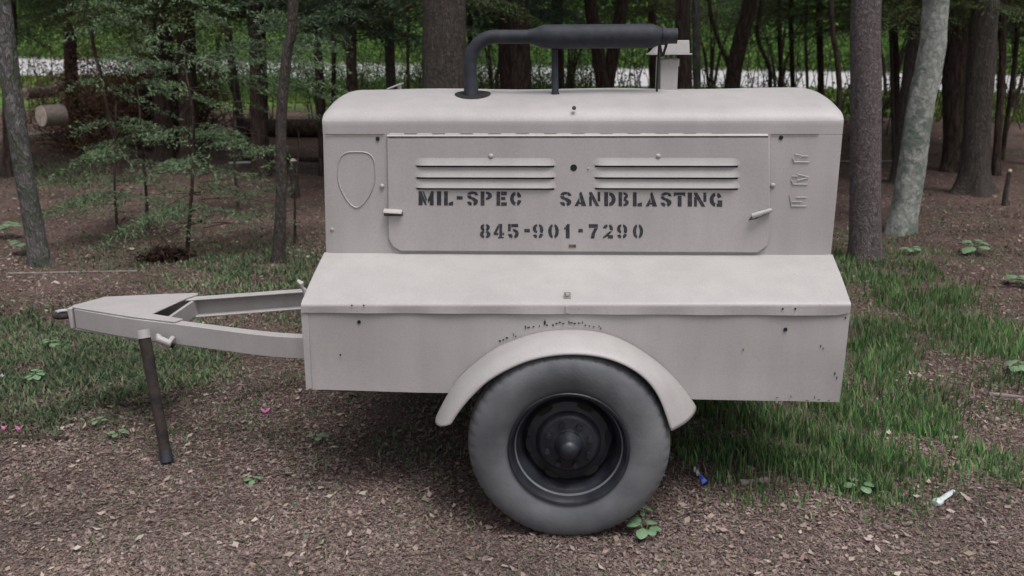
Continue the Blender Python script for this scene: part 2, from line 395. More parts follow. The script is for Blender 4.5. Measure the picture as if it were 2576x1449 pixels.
# upper body walls
wBL, wBR, wTL, wTR = TL(820, 638, .32), TL(2091, 642, .32), TL(812, 338, .32), TL(2120, 338, .32)
def wall_pt(s, t):
    p = wBL.lerp(wBR, s).lerp(wTL.lerp(wTR, s), t)
    e = .004 * (max(0, .012 - s) / .012 + max(0, s - .988) / .012)
    return Vector((p.x, .32 + e + .0015 * math.sin(s * 11) * math.sin(t * math.pi), p.z))
mb = wavy(90, 8, wall_pt)
obj('body_panel', mb, M['paint'], tr)
mb = MB()
for p0, p1 in ((wBL, wTL), (wBR, wTR)): mb.add([(p0.x, .33, p0.z), (p0.x, 1.12, p0.z), (p1.x, 1.12, p1.z), (p1.x, .33, p1.z)], [(0, 1, 2, 3)])
mb.add([(wBL.x, 1.12, wBL.z), (wBR.x, 1.12, wBR.z), (wTR.x, 1.12, wTR.z), (wTL.x, 1.12, wTL.z)], [(0, 1, 2, 3)])
obj('body_end_panel', mb, M['paint'], tr, smooth=0)
# hood: crowned cover whose edges roll down
ZS = wTL.z; ZR = 1.366; ZT = 1.476
hL, hR = wTL.x - .0003, wTR.x + .0003
def crown(u, v):
    t = max(0, 1 - abs(v - CV) / .4025)
    q = min(1, t / .14)
    f = .40 * math.sqrt(max(0, 1 - (1 - q) ** 2)) + .60 * (1 - (1 - t) ** 2)
    e = max(0, (abs(u - (hL + hR) / 2) - ((hR - hL) / 2 - .060)) / .060)
    g = math.sqrt(max(0, 1 - min(1, e) ** 2))
    return ZR + (ZT - ZR) * f * (.74 + .26 * g)
def hood_pt(s, t):
    def edge(q, w):   # denser sampling near both ends
        return .5 - .5 * math.cos(math.pi * q) if w else q
    u = lerp(hL, hR, .5 * edge(s, 1) + .5 * s)
    e = .004 * (max(0, .02 - (u - hL)) / .02 + max(0, .02 - (hR - u)) / .02)
    if t < .12: return Vector((u, .3196 + e, lerp(ZS, ZR, t / .12)))
    if t > .88: return Vector((u, 1.123, lerp(ZR, ZS, (t - .88) / .12)))
    q = (t - .12) / .76; v = lerp(.3196 + e * (1 - q), 1.123, .5 - .5 * math.cos(math.pi * q))
    z = crown(u, v) + .0025 * math.sin(u * 9) * math.sin(q * math.pi)
    return Vector((u, v, z))
mb = wavy(120, 90, hood_pt)
for s_ in (0, 1):                             # close the two ends
    ring = [hood_pt(s_, j / 90) for j in range(91)]
    mb.add(ring, [tuple(range(91))])
hood = obj('hood', mb, M['paint'], tr, smooth=50)
mb = MB(); p = TL(1444, 271, .35); mb.lathe([(-.012, .0), (-.012, .007), (0, .008)], (p.x, .337, p.z), n=10); obj('hood_bolt', mb, M['shadowrust'], hood)

# service door
DV = .309
def quad_plate(pts, v0, th): return MB().prism([(p.x, v0, p.z) for p in pts], (0, th, 0))
door_px = [(974, 346), (1936, 344), (1937, 596), (1931, 618), (1907, 636), (1008, 632), (988, 621), (977, 600)]
door = obj('service_door', quad_plate([TL(x, y, DV) for x, y in door_px], DV, .009), M['paint'], tr, bevel=.003)
# hinge: leaf with alternating knuckles
a, b = TL(972, 341, .305), TL(1934, 339.5, .305)
obj('hinge_leaf', MB().hexa([(a.x, .307, a.z - .004), (b.x, .307, b.z - .004), (b.x, .319, b.z - .006), (a.x, .319, a.z - .006), (a.x, .314, a.z + .003), (b.x, .314, b.z + .003), (b.x, .319, b.z + .003), (a.x, .319, a.z + .003)]), M['paint'], tr, bevel=.002)
a, b = TL(977, 345, DV), TL(1933, 343.5, DV)
obj('hinge_gap_shadow', MB().hexa([(a.x, DV - .0006, a.z - .003), (b.x, DV - .0006, b.z - .003), (b.x, DV + .003, b.z - .003), (a.x, DV + .003, a.z - .003), (a.x, DV - .0006, a.z + .0016), (b.x, DV - .0006, b.z + .0016), (b.x, DV + .003, b.z + .0016), (a.x, DV + .003, a.z + .0016)]), M['shadowrust'], tr)  # dark strip painting the shadow line in the gap below the hinge
kn = None
for i in range(12):
    x = 1085 - 70.3 + i * 70.3; p0, p1 = TL(x, 338, .313), TL(x + 32, 338, .313)
    if kn is None:
        L = p1.x - p0.x
        kn = obj('hinge_knuckle', MB().tube([(0, 0, 0), (L * 1.15, 0, 0)], .0042, 8), M['paint'], tr); k = kn
        sl0 = obj('knuckle_gap', MB().box((0, -.0012, -.0008), (L, .002, .0014)), M['hole'], k)
    else: k = share('hinge_knuckle', kn, tr); sl = share('knuckle_gap', sl0, k)
    k.location = (p0.x - L * 1.1, .3175, p0.z - .001); (sl0 if i == 0 else sl).location = (L * 1.15, 0, .001)
# hood seam strips beside the door and small marks
for x0, x1 in ((818, 966), (1940, 2060)):
    a, b = TL(x0, 338, .316), TL(x1, 338, .316)
    obj('seam', MB().box((a.x, .3155, a.z - .001), (b.x, .318, a.z + .001)), M['shadowrust'], tr)
def louvre(x0, x1, yb):
    """pressed louvre: a curved blister that opens downwards"""
    h, d = .030, .0105; a, b = TL(x0, yb, DV), TL(x1, yb, DV); z = (a.z + b.z) / 2; x0, x1 = a.x, b.x
    nu, nv = 40, 8
    def f(s, t):
        e = min(s, 1 - s) * (x1 - x0) / .035
        g = 1 if e > 1 else .5 - .5 * math.cos(math.pi * e)
        return Vector((lerp(x0, x1, s), DV + .0005 - d * g * (t ** 1.5 * .8 + .2 * math.sin(t * math.pi / 2)) if t > 0 else DV + .0005, z + h * (1 - t) * (1 if t > 0 else 1)))
    mb = wavy(nu, nv, f)
    n0 = len(mb.v); mb.v += [(lerp(x0, x1, i / nu), DV + .0005, z + .001) for i in range(nu + 1)]
    base = nv * (nu + 1)
    mb.f += [(base + i, base + i + 1, n0 + i + 1, n0 + i) for i in range(nu)]
    o = obj('louvre', mb, M['paint'], door)
    obj('louvre_slot_shade', MB().box((x0 + .010, DV - .0012, z - .0068), (x1 - .010, DV + .002, z + .0005)), M['hole'], door)  # dark strip for the slot, with the lip's shade painted in
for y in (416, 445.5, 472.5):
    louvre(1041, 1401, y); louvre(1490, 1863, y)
def disc(name, px, py, v, r, m, parent, dome=0.0, n=16, th=.0015):
    p = TL(px, py, v)
    prof = [(-th - dome, 0.0001), (-th - dome * .8, r * .5), (-th - dome * .3, r * .85), (-th * .5, r), (.001, r)]
    return obj(name, MB().lathe(prof, (p.x, v, p.z), n=n), m, parent)
p = TL(1443, 422, DV)
obj('lock_hole', MB().lathe([(.001, .0125), (-.0012, .0122), (-.0012, .0001)], (p.x, DV, p.z), n=20), M['hole'], door)
for x, y in ((1235, 393), (1656, 393)): disc('rivet', x, y, DV, .0095, M['paint'], door, dome=.005)
disc('rivet', 1480, 424, DV, .004, M['paint'], door, dome=.002)
for x, y in ((950, 349), (1965, 346)): disc('bolt_hole', x, y, .317, .0075, M['hole'], tr, th=.001)
for x, y in ((961, 468), (1944, 466)): disc('rivet', x, y, .317, .009, M['paint'], tr, dome=.005)
disc('rivet', 835, 577, .318, .007, M['paint'], tr, dome=.002)
a = TL(1440, 619, DV)
obj('pull_tab', MB().hexa([(a.x - .014, DV - .003, a.z - .004), (a.x + .014, DV - .003, a.z - .004), (a.x + .014, DV, a.z - .004), (a.x - .014, DV, a.z - .004), (a.x - .013, DV - .001, a.z + .006), (a.x + .013, DV - .001, a.z + .006), (a.x + .013, DV, a.z + .006), (a.x - .013, DV, a.z + .006)]), M['shadowrust'], door, bevel=.001)
# latches
a, b = TL(966, 529, DV), TL(1012, 532, DV)
lt = obj('latch', MB().hexa([(a.x, DV - .022, a.z - .007), (b.x, DV - .02, b.z - .007), (b.x, DV, b.z - .004), (a.x, DV, a.z - .004), (a.x, DV - .018, a.z + .001), (b.x, DV - .016, b.z + .001), (b.x, DV, b.z + .008), (a.x, DV, a.z + .008)]), M['paint'], tr, bevel=.002)
obj('latch_shadow', MB().box((a.x - .001, DV - .0008, a.z - .022), (b.x + .002, DV + .001, a.z - .005)), M['shadowrust'], lt)  # shadow under the left latch, painted as a dark patch
a, b = TL(1889, 541, DV), TL(1939, 527, DV)
lt = obj('latch', MB().tube([(a.x, DV - .020, a.z), (lerp(a.x, b.x, .45), DV - .022, lerp(a.z, b.z, .5)), (lerp(a.x, b.x, .5), DV - .014, lerp(a.z, b.z, .5)), (b.x, DV - .010, b.z)], [.0095, .0095, .0085, .008], 10), M['paint'], tr)
obj('latch_shadow', MB().prism([(a.x - .008, DV - .0008, a.z - .020), (a.x + .02, DV - .0008, a.z - .014), (b.x, DV - .0008, b.z - .010), (b.x, DV - .0008, b.z - .002), (a.x, DV - .0008, a.z - .006)], (0, .001, 0)), M['shadowrust'], lt)  # painted shadow following the underside of the right latch
# shield emblem: low pressed relief
mb = MB(); cx, cy = 897, 450
outl = []
for k in range(40):
    t = 2 * math.pi * k / 40; sx = math.sin(t); cz = math.cos(t)
    if cz > 0: x = cx + 47 * abs(sx) ** .55 * (1 if sx > 0 else -1); y = cy - 10 - 58 * cz ** .5 * (1 - .12 * sx * sx)
    else: x = cx + 47 * sx * (1 - .30 * cz * cz); y = cy - 10 + 82 * abs(cz) ** 1.05
    outl.append((x, y))
obj('shield_emblem', MB().tube([TL(x, y, .3195) for x, y in outl] + [TL(*outl[0], .3195)], .0024, 6, cap=False), M['paint'], tr, smooth=60)
# embossed vertical characters at the right (only their lower edges catch shade)
def zpt(zx, zy, v): return TL((2460 + zx * .1933) / 1.2671, (440 + zy * .1933) / 1.2671, v)
def stroke(segs, name):
    mb = MB()
    for (x0, y0, x1, y1) in segs:
        a, b = zpt(x0, y0, .317), zpt(x1, y1, .317); d = (b - a).normalized(); n = Vector((-d.z, 0, d.x)) * .0024
        a2, b2 = a - d * .003, b + d * .003
        mb.hexa([tuple(a2 - n) , tuple(b2 - n), tuple(b2 - n * .5 + Vector((0, -.0015, 0))), tuple(a2 - n * .5 + Vector((0, -.0015, 0))), tuple(a2 + n), tuple(b2 + n), tuple(b2 + n * .5 + Vector((0, -.0015, 0))), tuple(a2 + n * .5 + Vector((0, -.0015, 0)))])
    return obj(name, mb, M['paint'], tr)
stroke([(395, 270, 455, 280), (345, 330, 375, 395), (375, 395, 605, 398), (500, 300, 590, 300)], 'embossed_character')
stroke([(350, 630, 420, 632), (440, 695, 590, 662), (325, 700, 355, 760), (355, 762, 580, 765), (430, 600, 590, 640)], 'embossed_character')
stroke([(300, 950, 328, 1120), (328, 1122, 565, 1124), (325, 1050, 480, 1050), (420, 978, 565, 978)], 'embossed_character')

# stencil letters: polygons in a unit cell (x right, y up)
def arcseg(cx, cy, ro, ri, a0, a1, sx=1, n=9):
    o = [(cx + math.cos(R(lerp(a0, a1, i / n))) * ro[0], cy + math.sin(R(lerp(a0, a1, i / n))) * ro[1]) for i in range(n + 1)]
    q = [(cx + math.cos(R(lerp(a1, a0, i / n))) * ri[0], cy + math.sin(R(lerp(a1, a0, i / n))) * ri[1]) for i in range(n + 1)]
    return o + q
def rc(x0, y0, x1, y1): return [(x0, y0), (x1, y0), (x1, y1), (x0, y1)]
G = {
 'M': [rc(0, 0, .27, .72), [(0, .80), (0, 1), (.2, 1), (.55, .05), (.45, 0)], [(.26, 1), (.34, 1), (.56, .42), (.50, .24)], [(.60, .42), (.84, 1), (1, 1), (1, .86), (.62, .12)], rc(.74, 0, 1, .86)],
 'I': [rc(0, 0, 1, 1)],
 'L': [rc(0, 0, .42, 1), [(.5, 0), (1, 0), (1, .30), (.62, .22), (.5, .2)]],
 '-': [rc(0, .42, 1, .66)],
 'S': [arcseg(.46, .72, (.46, .29), (.13, .10), 55, 165), arcseg(.46, .72, (.46, .29), (.13, .10), 180, 262), [(.40, .60), (.62, .58), (.92, .42), (.60, .26), (.40, .44)], arcseg(.56, .72, (.42, .29), (.14, .10), 0, 70), arcseg(.5, .28, (.48, .29), (.14, .09), 285, 400), arcseg(.46, .28, (.46, .29), (.13, .09), 180, 262)],
 'P': [rc(0, 0, .34, 1), arcseg(.45, .70, (.55, .30), (.2, .13), -90, 88)],
 'E': [rc(0, 0, .36, 1), rc(.44, .74, 1, 1), rc(.44, .40, .86, .62), rc(.44, 0, 1, .24)],
 'C': [arcseg(.52, .5, (.52, .5), (.19, .26), 98, 262), arcseg(.56, .5, (.44, .5), (.12, .26), 15, 80), arcseg(.56, .5, (.44, .5), (.12, .26), 280, 345)],
 'A': [[(.0, 0), (.30, 0), (.44, .30), (.40, .62)], [(.48, 1), (.60, 1), (1, 0), (.60, 0), (.40, .86)], rc(.28, .14, .56, .26)],
 'N': [rc(0, 0, .24, .70), [(0, .84), (.0, 1), (.26, 1), (.92, 0), (.62, 0)], rc(.76, .34, 1, 1)],
 'D': [rc(0, 0, .34, 1), arcseg(.42, .5, (.58, .5), (.22, .26), -88, 88)],
 'B': [rc(0, 0, .34, 1), arcseg(.46, .74, (.46, .26), (.18, .10), -80, 88), arcseg(.46, .27, (.54, .27), (.2, .11), -88, 85)],
 'T': [rc(.34, 0, .68, .76), [(0, 1), (1, 1), (1, .70), (.80, .80), (.2, .80), (0, .70)]],
 'G': [arcseg(.5, .5, (.5, .5), (.18, .26), 98, 262), arcseg(.55, .5, (.43, .5), (.12, .26), 22, 80), [(.56, 0), (1, 0), (1, .46), (.62, .46), (.66, .22), (.56, .22)]],
 '8': [arcseg(.46, .75, (.40, .25), (.10, .11), 100, 262), arcseg(.54, .75, (.40, .25), (.10, .11), -80, 80), arcseg(.46, .27, (.46, .27), (.12, .12), 98, 262), arcseg(.54, .27, (.46, .27), (.12, .12), -82, 82)],
 '4': [[(0, .22), (.46, .22), (.46, .38), (.28, .38), (.50, .72), (.50, 1), (.46, 1), (0, .38)], rc(.54, .10, .82, 1), rc(.84, .22, 1, .38), rc(.40, 0, .98, .08)],
 '5': [rc(0, .48, .26, 1), rc(.30, .78, .95, 1), arcseg(.54, .32, (.46, .33), (.14, .14), -82, 105), arcseg(.46, .30, (.46, .30), (.12, .12), 180, 262)],
 '9': [arcseg(.46, .68, (.46, .32), (.14, .17), 98, 262), arcseg(.54, .60, (.46, .40), (.14, .24), -40, 82), arcseg(.54, .42, (.46, .42), (.14, .24), -82, -20), arcseg(.44, .30, (.42, .30), (.10, .12), 190, 262)],
 '0': [arcseg(.46, .5, (.46, .5), (.14, .32), 98, 262), arcseg(.54, .5, (.46, .5), (.14, .32), -82, 82)],
 '1': [[(.30, 0), (1, 0), (1, 1), (.55, 1), (.30, .84)], [(0, .72), (.26, .80), (.26, .62), (0, .62)]],
 '7': [[(0, .74), (0, 1), (1, 1), (1, .76)], [(.62, .72), (1, .72), (.70, .35), (.62, 0), (.22, 0), (.30, .34)]],
 '2': [arcseg(.5, .68, (.5, .32), (.16, .14), 100, 175), arcseg(.56, .68, (.44, .32), (.12, .14), -25, 80), [(.66, .50), (.92, .50), (.44, .14), (0, .0), (0, .10)], rc(.50, 0, 1, .24)],
}
row1 = [('M', 1053, 1091), ('I', 1099, 1110), ('L', 1117, 1140), ('-', 1149, 1164), ('S', 1175, 1203), ('P', 1209, 1238), ('E', 1249, 1275), ('C', 1283, 1312), ('S', 1409, 1438), ('A', 1445, 1475), ('N', 1482, 1510), ('D', 1520, 1549), ('B', 1556, 1582), ('L', 1592, 1615), ('A', 1624, 1653), ('S', 1662, 1690), ('T', 1695, 1724), ('I', 1730, 1741), ('N', 1746, 1777), ('G', 1785, 1817)]
row2 = [('8', 1207, 1234), ('4', 1242, 1268), ('5', 1278, 1305), ('-', 1319, 1333), ('9', 1340, 1367), ('0', 1379, 1406), ('1', 1419, 1433), ('-', 1455, 1466), ('7', 1481, 1504), ('2', 1517, 1542), ('9', 1552, 1578), ('0', 1592, 1618)]
for row, yt, yb, sl in ((row1, 481, 516.5, .0048), (row2, 563, 599, .002)):
    for ch, x0, x1 in row:
        mb = MB()
        for q, poly in enumerate(G[ch]):
            pts = []
            for (x, y) in poly:
                X = lerp(x0, x1, x); pts.append(TL(X, lerp(yb, yt, y) + (X - 1053) * sl, DV - .0009 - .00005 * q))
            mb.v += [tuple(p) for p in pts]; k = len(mb.v); mb.f.append(tuple(range(k - len(pts), k)))
        bm = bmesh.new(); me = bpy.data.meshes.new('stencil_letter'); me.from_pydata(mb.v, [], mb.f); bm.from_mesh(me)
        bmesh.ops.triangulate(bm, faces=bm.faces, ngon_method='EAR_CLIP'); bm.to_mesh(me); bm.free(); me.materials.append(M['ink'])
        mesh_obj('stencil_letter' if not ch.isdigit() else 'stencil_digit', me, door)

# small hardware on deck and side panel
p = TL(1427, 752, .03); p.z += .006
tb = obj('deck_tab', MB().prism([(p.x - .012, .022, p.z - .015), (p.x + .012, .022, p.z - .015), (p.x + .012, .040, p.z + .008), (p.x - .012, .040, p.z + .008)], (0, -.004, .009)), M['pale2'], tr, bevel=.001)
obj('bolt_head', MB().lathe([(-.006, .0001), (-.006, .005), (0, .006)], (p.x, .030, p.z + .010), n=8), M['steel'], tb)
obj('bolt_stem', MB().box((p.x - .006, -.013, p.z - .045), (p.x + .006, -.008, p.z - .020)), M['paint'], tb)
for x, y, r, v in ((903, 810, .0065, 0), (1976, 829, .007, 0), (856, 893, .0035, 0), (885, 768, .003, -.010), (915, 768, .003, -.010), (1969, 777, .0035, -.010), (2001, 777, .0035, -.010), (2127, 800, .003, 0)):
    disc('bolt_hole', x, y, v - .003, r, M['hole'], tr, th=.001, n=10)
def blotch(pts, v, name, m=None):
    mb = MB()
    for (x, y, w, h) in pts:
        c = TL(x, y, v); k = 9; poly = []
        for i in range(k):
            t = 2 * math.pi * i / k; rr = random.uniform(.55, 1.1)
            poly.append((c.x + math.cos(t) * w * .0013 * .5 * rr, v + random.uniform(-.0004, .0002), c.z + math.sin(t) * h * .0013 * .5 * rr))
        mb.prism(poly, (0, .003, 0))
    return obj(name, mb, m or M['shadowrust'], tr, kind='stuff')
marks = [(1257, 858, 10, 5), (1266, 855, 6, 4), (1275, 850, 9, 3), (1292, 842, 2, 12), (1297, 846, 5, 3), (1322, 824, 3, 14), (1330, 824, 9, 3), (1342, 822, 7, 3), (1357, 820, 5, 3), (1371, 812, 6, 16), (1376, 818, 5, 5), (1391, 818, 7, 4), (1400, 814, 8, 3), (1408, 811, 9, 3), (1417, 814, 7, 3), (1431, 811, 3, 9), (1437, 812, 9, 3), (1446, 814, 10, 3), (1456, 813, 7, 4), (1465, 812, 3, 10), (1473, 818, 6, 3), (1483, 820, 5, 2), (1494, 822, 6, 3), (1507, 822, 3, 8), (1512, 826, 5, 3)]
blotch(marks, -.0035, 'scorch_marks', M['hole'])
blotch([(2065, 871, 3, 9), (2072, 876, 4, 3), (1870, 880, 2, 8), (2101, 940, 3, 10), (2106, 950, 2, 12), (1956, 1000, 8, 2), (2030, 1008, 10, 3), (2060, 1006, 8, 2), (2085, 1008, 6, 3), (1990, 998, 3, 7), (2050, 1000, 2, 9)], -.0030, 'paint_scratches')
# bracket at the rear left corner of the deck
a, b = TL(748, 706, .22), TL(770, 735, .22)
obj('corner_bracket', MB().tube([a, a.lerp(b, .35) + Vector((.004, 0, .004)), a.lerp(b, .6), b, b + Vector((0, 0, -.03))], [.006, .011, .006, .012, .010], 8, jit=.15), M['paint'], tr)
# filler-cap latch on the hood, far left
p0, p1 = TL(976, 222, .75), TL(1010, 210, .75)
obj('filler_flap', MB().hexa([(p0.x, .72, p0.z - .006), (p1.x, .72, p1.z - .003), (p1.x, .80, p1.z - .003), (p0.x, .80, p0.z - .006), (p0.x, .72, p0.z), (p1.x, .72, p1.z + .003), (p1.x, .80, p1.z + .003), (p0.x, .80, p0.z)]).box((p0.x + .004, .74, ZT - .01), (p0.x + .02, .78, p0.z)).box((p1.x - .016, .74, ZT - .01), (p1.x - .006, .78, p1.z - .003)), M['paint'], tr, bevel=.001)

# fender: rolled sheet lofted between its edge on the panel and its outer rim
back = [(1106, 1032), (1128, 990), (1160, 945), (1200, 908), (1250, 873), (1310, 848), (1375, 832), (1440, 828), (1500, 833), (1560, 851), (1620, 885), (1672, 925), (1716, 972), (1752, 1022)]
front = [(1134, 1068), (1158, 1032), (1190, 995), (1228, 960), (1275, 932), (1330, 909), (1385, 897), (1440, 893), (1495, 897), (1545, 909), (1590, 930), (1632, 962), (1663, 1008), (1690, 1084)]
def cr(P, t):
    n = len(P) - 1; i = min(int(t * n), n - 1); q = t * n - i
    p0, p1, p2, p3 = P[max(i - 1, 0)], P[i], P[i + 1], P[min(i + 2, n)]
    return .5 * ((2 * p1) + (p2 - p0) * q + (2 * p0 - 5 * p1 + 4 * p2 - p3) * q * q + (3 * p1 - p0 - 3 * p2 + p3) * q ** 3)
Bk = [TL(x, y, -.001) for x, y in back]; Ft = [TL(x, y, -.215) for x, y in front]
HUB = Vector((.008, -.12, .337))
def fender_pt(s, t):
    b_, f_ = cr(Bk, s), cr(Ft, s)
    rad = Vector((b_.x - HUB.x, 0, b_.z - HUB.z)); rad.normalize()
    lift = .020 * math.sin(min(1, t) * math.pi) ** .8
    q = t; kk = min(1, max(0, (s - .78) / .15)) * .75
    vv = lerp(b_.y, f_.y, lerp(math.sin(q * math.pi / 2), q, kk))
    down = lerp(1 - math.cos(q * math.pi / 2), q, kk)
    p = Vector((lerp(b_.x, f_.x, down), vv, lerp(b_.z, f_.z, down)))
    return p + rad * lift * .6
mb = wavy(70, 14, fender_pt)
fd = obj('fender', mb, M['paint'], tr, smooth=60)
sm = fd.modifiers.new('thick', 'SOLIDIFY'); sm.thickness = .004; sm.offset = -1

# wheels
def build_wheel(parent, flip):
    w = bpy.data.objects.new('wheel', None); COL.objects.link(w); w.parent = parent
    half = [(-.060, .178, 0), (-.072, .187, 0), (-.080, .198, 0), (-.091, .217, 0), (-.100, .240, 0), (-.1045, .264, 0), (-.103, .287, 0), (-.096, .308, 0), (-.083, .325, 0), (-.066, .3365, 0), (-.048, .3415, 0)]
    hv = [cr([Vector(q) for q in half], k / 36) for k in range(37)]; hv = [(q.x, q.y) for q in hv]
    prof = hv + [(-.044, .335), (-.038, .335), (-.036, .3435), (-.010, .344), (-.008, .336), (.008, .336), (.010, .344), (.036, .3435), (.038, .335), (.044, .335)] + [(-a, r) for a, r in hv[::-1]]
    mb = MB().lathe(prof, (0, 0, 0), n=240)
    nv = []
    for iv, (x, y, z) in enumerate(mb.v):
        rr_ = math.hypot(x, z)
        if rr_ > .318 and abs(y) > .044 and (iv % 240) % 5 == 0: x *= 1 - .0028 / rr_; z *= 1 - .0028 / rr_; y *= .988
        if z < -.326:
            k = (-.326 - z); z = -.326 - k * .62; y *= 1 + k * 2.2
        nv.append((x, y, z))
    mb.v = nv
    ty = obj('tyre', mb, M['rubber'], w, smooth=45)
    s = -1 if not flip else 1
    rim = [(-.082, .199), (-.092, .204), (-.096, .201), (-.094, .194), (-.080, .186), (-.055, .180), (-.040, .172), (-.030, .164), (-.010, .162), (.004, .156)]
    obj('rim', MB().lathe([(a * -s, r) for a, r in rim], (0, 0, 0), n=72), M['rim'], w)
    disc_p = [(.004, .158), (-.006, .150), (-.016, .142), (-.020, .120), (-.022, .112), (-.042, .100), (-.046, .092), (-.046, .060), (-.050, .050), (-.062, .047), (-.070, .040), (-.096, .034), (-.106, .029), (-.113, .018), (-.115, .0001)]
    mb = MB().lathe([(a * -s, r) for a, r in disc_p], (0, 0, 0), n=64); hb = obj('hub', mb, M['rim'], w)
    for k in range(8):
        t = 2 * math.pi * (k + .4) / 8
        obj('lug_nut', MB().tube([(.076 * math.cos(t), s * .044, .076 * math.sin(t)), (.076 * math.cos(t), s * .066, .076 * math.sin(t))], .0095, 6), M['rim'], w)
    for k in range(6):
        t = 2 * math.pi * (k + .1) / 6; t2 = .22
        poly = [((.136 + .011 * math.sin(q)) * math.cos(t + t2 * math.cos(q)), s * .0205, (.136 + .011 * math.sin(q)) * math.sin(t + t2 * math.cos(q))) for q in np.linspace(0, 2 * math.pi, 14, endpoint=False)]
        obj('hand_hole', MB().prism(poly, (0, s * .001, 0)), M['hole'], w)
    obj('axle_hub', MB().tube([(0, 0, 0), (0, -s * .12, 0)], .05, 16), M['hole'], w)
    return w
w1 = build_wheel(tr, False); w1.location = HUB
w2 = build_wheel(tr, True); w2.location = (HUB.x, 1.44 + .12, HUB.z)
obj('axle', MB().box((HUB.x - .03, .02, .30), (HUB.x + .03, 1.42, .36)), M['rust'], tr)
mb = MB()
for v in (.10, 1.30): mb.tube([(-.32, v, .43), (-.15, v, .385), (0, v, .37), (.15, v, .385), (.32, v, .43)], .022, 6)
obj('leaf_spring', mb, M['rust'], tr)
# far side fender
fdm = fd.copy(); fdm.name = 'fender'; COL.objects.link(fdm); fdm.parent = tr; fdm.scale = (1, -1, 1); fdm.location = (0, 1.44, 0)

# drawbar: two channel beams, gusset, nose and towing eye
near_path = [(-2.155, .700), (-2.02, .640), (-1.83, .563), (-1.62, .497), (-1.42, .430), (-1.24, .372), (-1.08, .338), (-.85, .330)]
def sweep(path, offs0, offs1, z0, z1, sgn):
    mb = MB(); P = [Vector((a, b, 0)) for a, b in path]; n = len(P)
    for i, p in enumerate(P):
        d = (P[min(i + 1, n - 1)] - P[max(i - 1, 0)]).normalized(); nn = Vector((-d.y, d.x, 0)) * sgn
        for o, z in ((offs0, z0), (offs1, z0), (offs1, z1), (offs0, z1)): mb.v.append(tuple(p + nn * o + Vector((0, 0, z))))
    mb.f = [(i * 4 + j, i * 4 + (j + 1) % 4, (i + 1) * 4 + (j + 1) % 4, (i + 1) * 4 + j) for i in range(n - 1) for j in range(4)] + [(0, 1, 2, 3), tuple(range(4 * n - 1, 4 * n - 5, -1))]
    return mb
def fine(path):
    Q = [Vector((a, b, 0)) for a, b in path]; return [tuple(cr(Q, i / 28))[:2] for i in range(29)]
zb, zt = .452, .540
for sg in (1, -1):
    path = fine(near_path) if sg == 1 else [(a, 2 * CV - b) for a, b in fine(near_path)]
    mb = sweep(path, 0, .006, zb, zt, sg)
    for q in (sweep(path, .006, .050, zt - .007, zt - .0005, sg), sweep(path, .006, .050, zb + .0005, zb + .007, sg)): mb.add(q.v, q.f)
    obj('drawbar_beam', mb, M['paint'], tr, bevel=.002)
gp = [(-2.165, .705), (-2.165, .75), (-2.10, .876), (-1.85, .93), (-1.70, .955), (-1.69, .93), (-1.714, .876), (-1.764, .616), (-1.60, .548), (-1.62, .505), (-1.83, .570), (-2.02, .647)]
obj('gusset_plate', MB().prism([(a, b, zt + .0015) for a, b in gp], (0, 0, .006)), M['paint'], tr, bevel=.0015)
obj('gusset_plate', MB().prism([(a, b, zb - .008) for a, b in gp[:8] + gp[9:]], (0, 0, .006)), M['paint'], tr)
obj('nose_plate', MB().hexa([(-2.175, .69, zb), (-2.16, .69, zb), (-2.16, .76, zb), (-2.175, .76, zb), (-2.180, .69, zt + .004), (-2.16, .69, zt + .004), (-2.16, .76, zt + .004), (-2.180, .76, zt + .004)]), M['paint'], tr, bevel=.003)
obj('cross_member', MB().box((-1.70, .53, zb + .008), (-1.685, .91, zt - .008)), M['paint'], tr)
cp = TL(160, 791, .725)
ring = [(cp.x + .035 * math.cos(t), .725 + .035 * math.sin(t), cp.z) for t in np.linspace(0, 2 * math.pi, 25)]
ey = obj('towing_eye', MB().tube(ring, .013, 10, cap=False).tube([(cp.x + .04, .725, cp.z), (-2.17, .725, cp.z - .01)], [.012, .016], 10), M['rust'], tr)
obj('worn_rim', MB().tube([(p[0], p[1], p[2] + .006) for p in ring[3:13]], .0105, 8), M['steel'], ey)
# jack leg
t0, t1 = TL(361, 836, .475), Vector((0, 0, 0)); g = TL(421, 1163, .30); t1 = Vector((g.x, .30, max(-.01, g.z)))
lg = obj('jack_leg', MB().tube([t0, t0.lerp(t1, .5), t0.lerp(t1, .93)], [.0245, .0225, .0215], 16, jit=.03), M['rust'], tr)
obj('leg_foot', MB().tube([t0.lerp(t1, .91), t1], [.0245, .026], 16), M['black'], lg)
obj('leg_collar', MB().tube([t0 + Vector((0, 0, .012)), t0.lerp(t1, .045)], [.027, .028], 16, jit=.05), M['paint'], lg)
a, b = TL(397, 850, .47), TL(428, 862, .47)
obj('leg_lug', MB().tube([(a.x, .47, a.z + .012), (a.x + .01, .455, a.z), (b.x, .46, b.z), (b.x + .004, .49, b.z + .015)], [.010, .018, .018, .012], 10, jit=.12), M['paint'], tr)
obj('leg_pivot_pin', MB().tube([(a.x - .01, .48, a.z - .012), (b.x + .006, .49, b.z - .024)], .010, 8), M['rust'], tr)

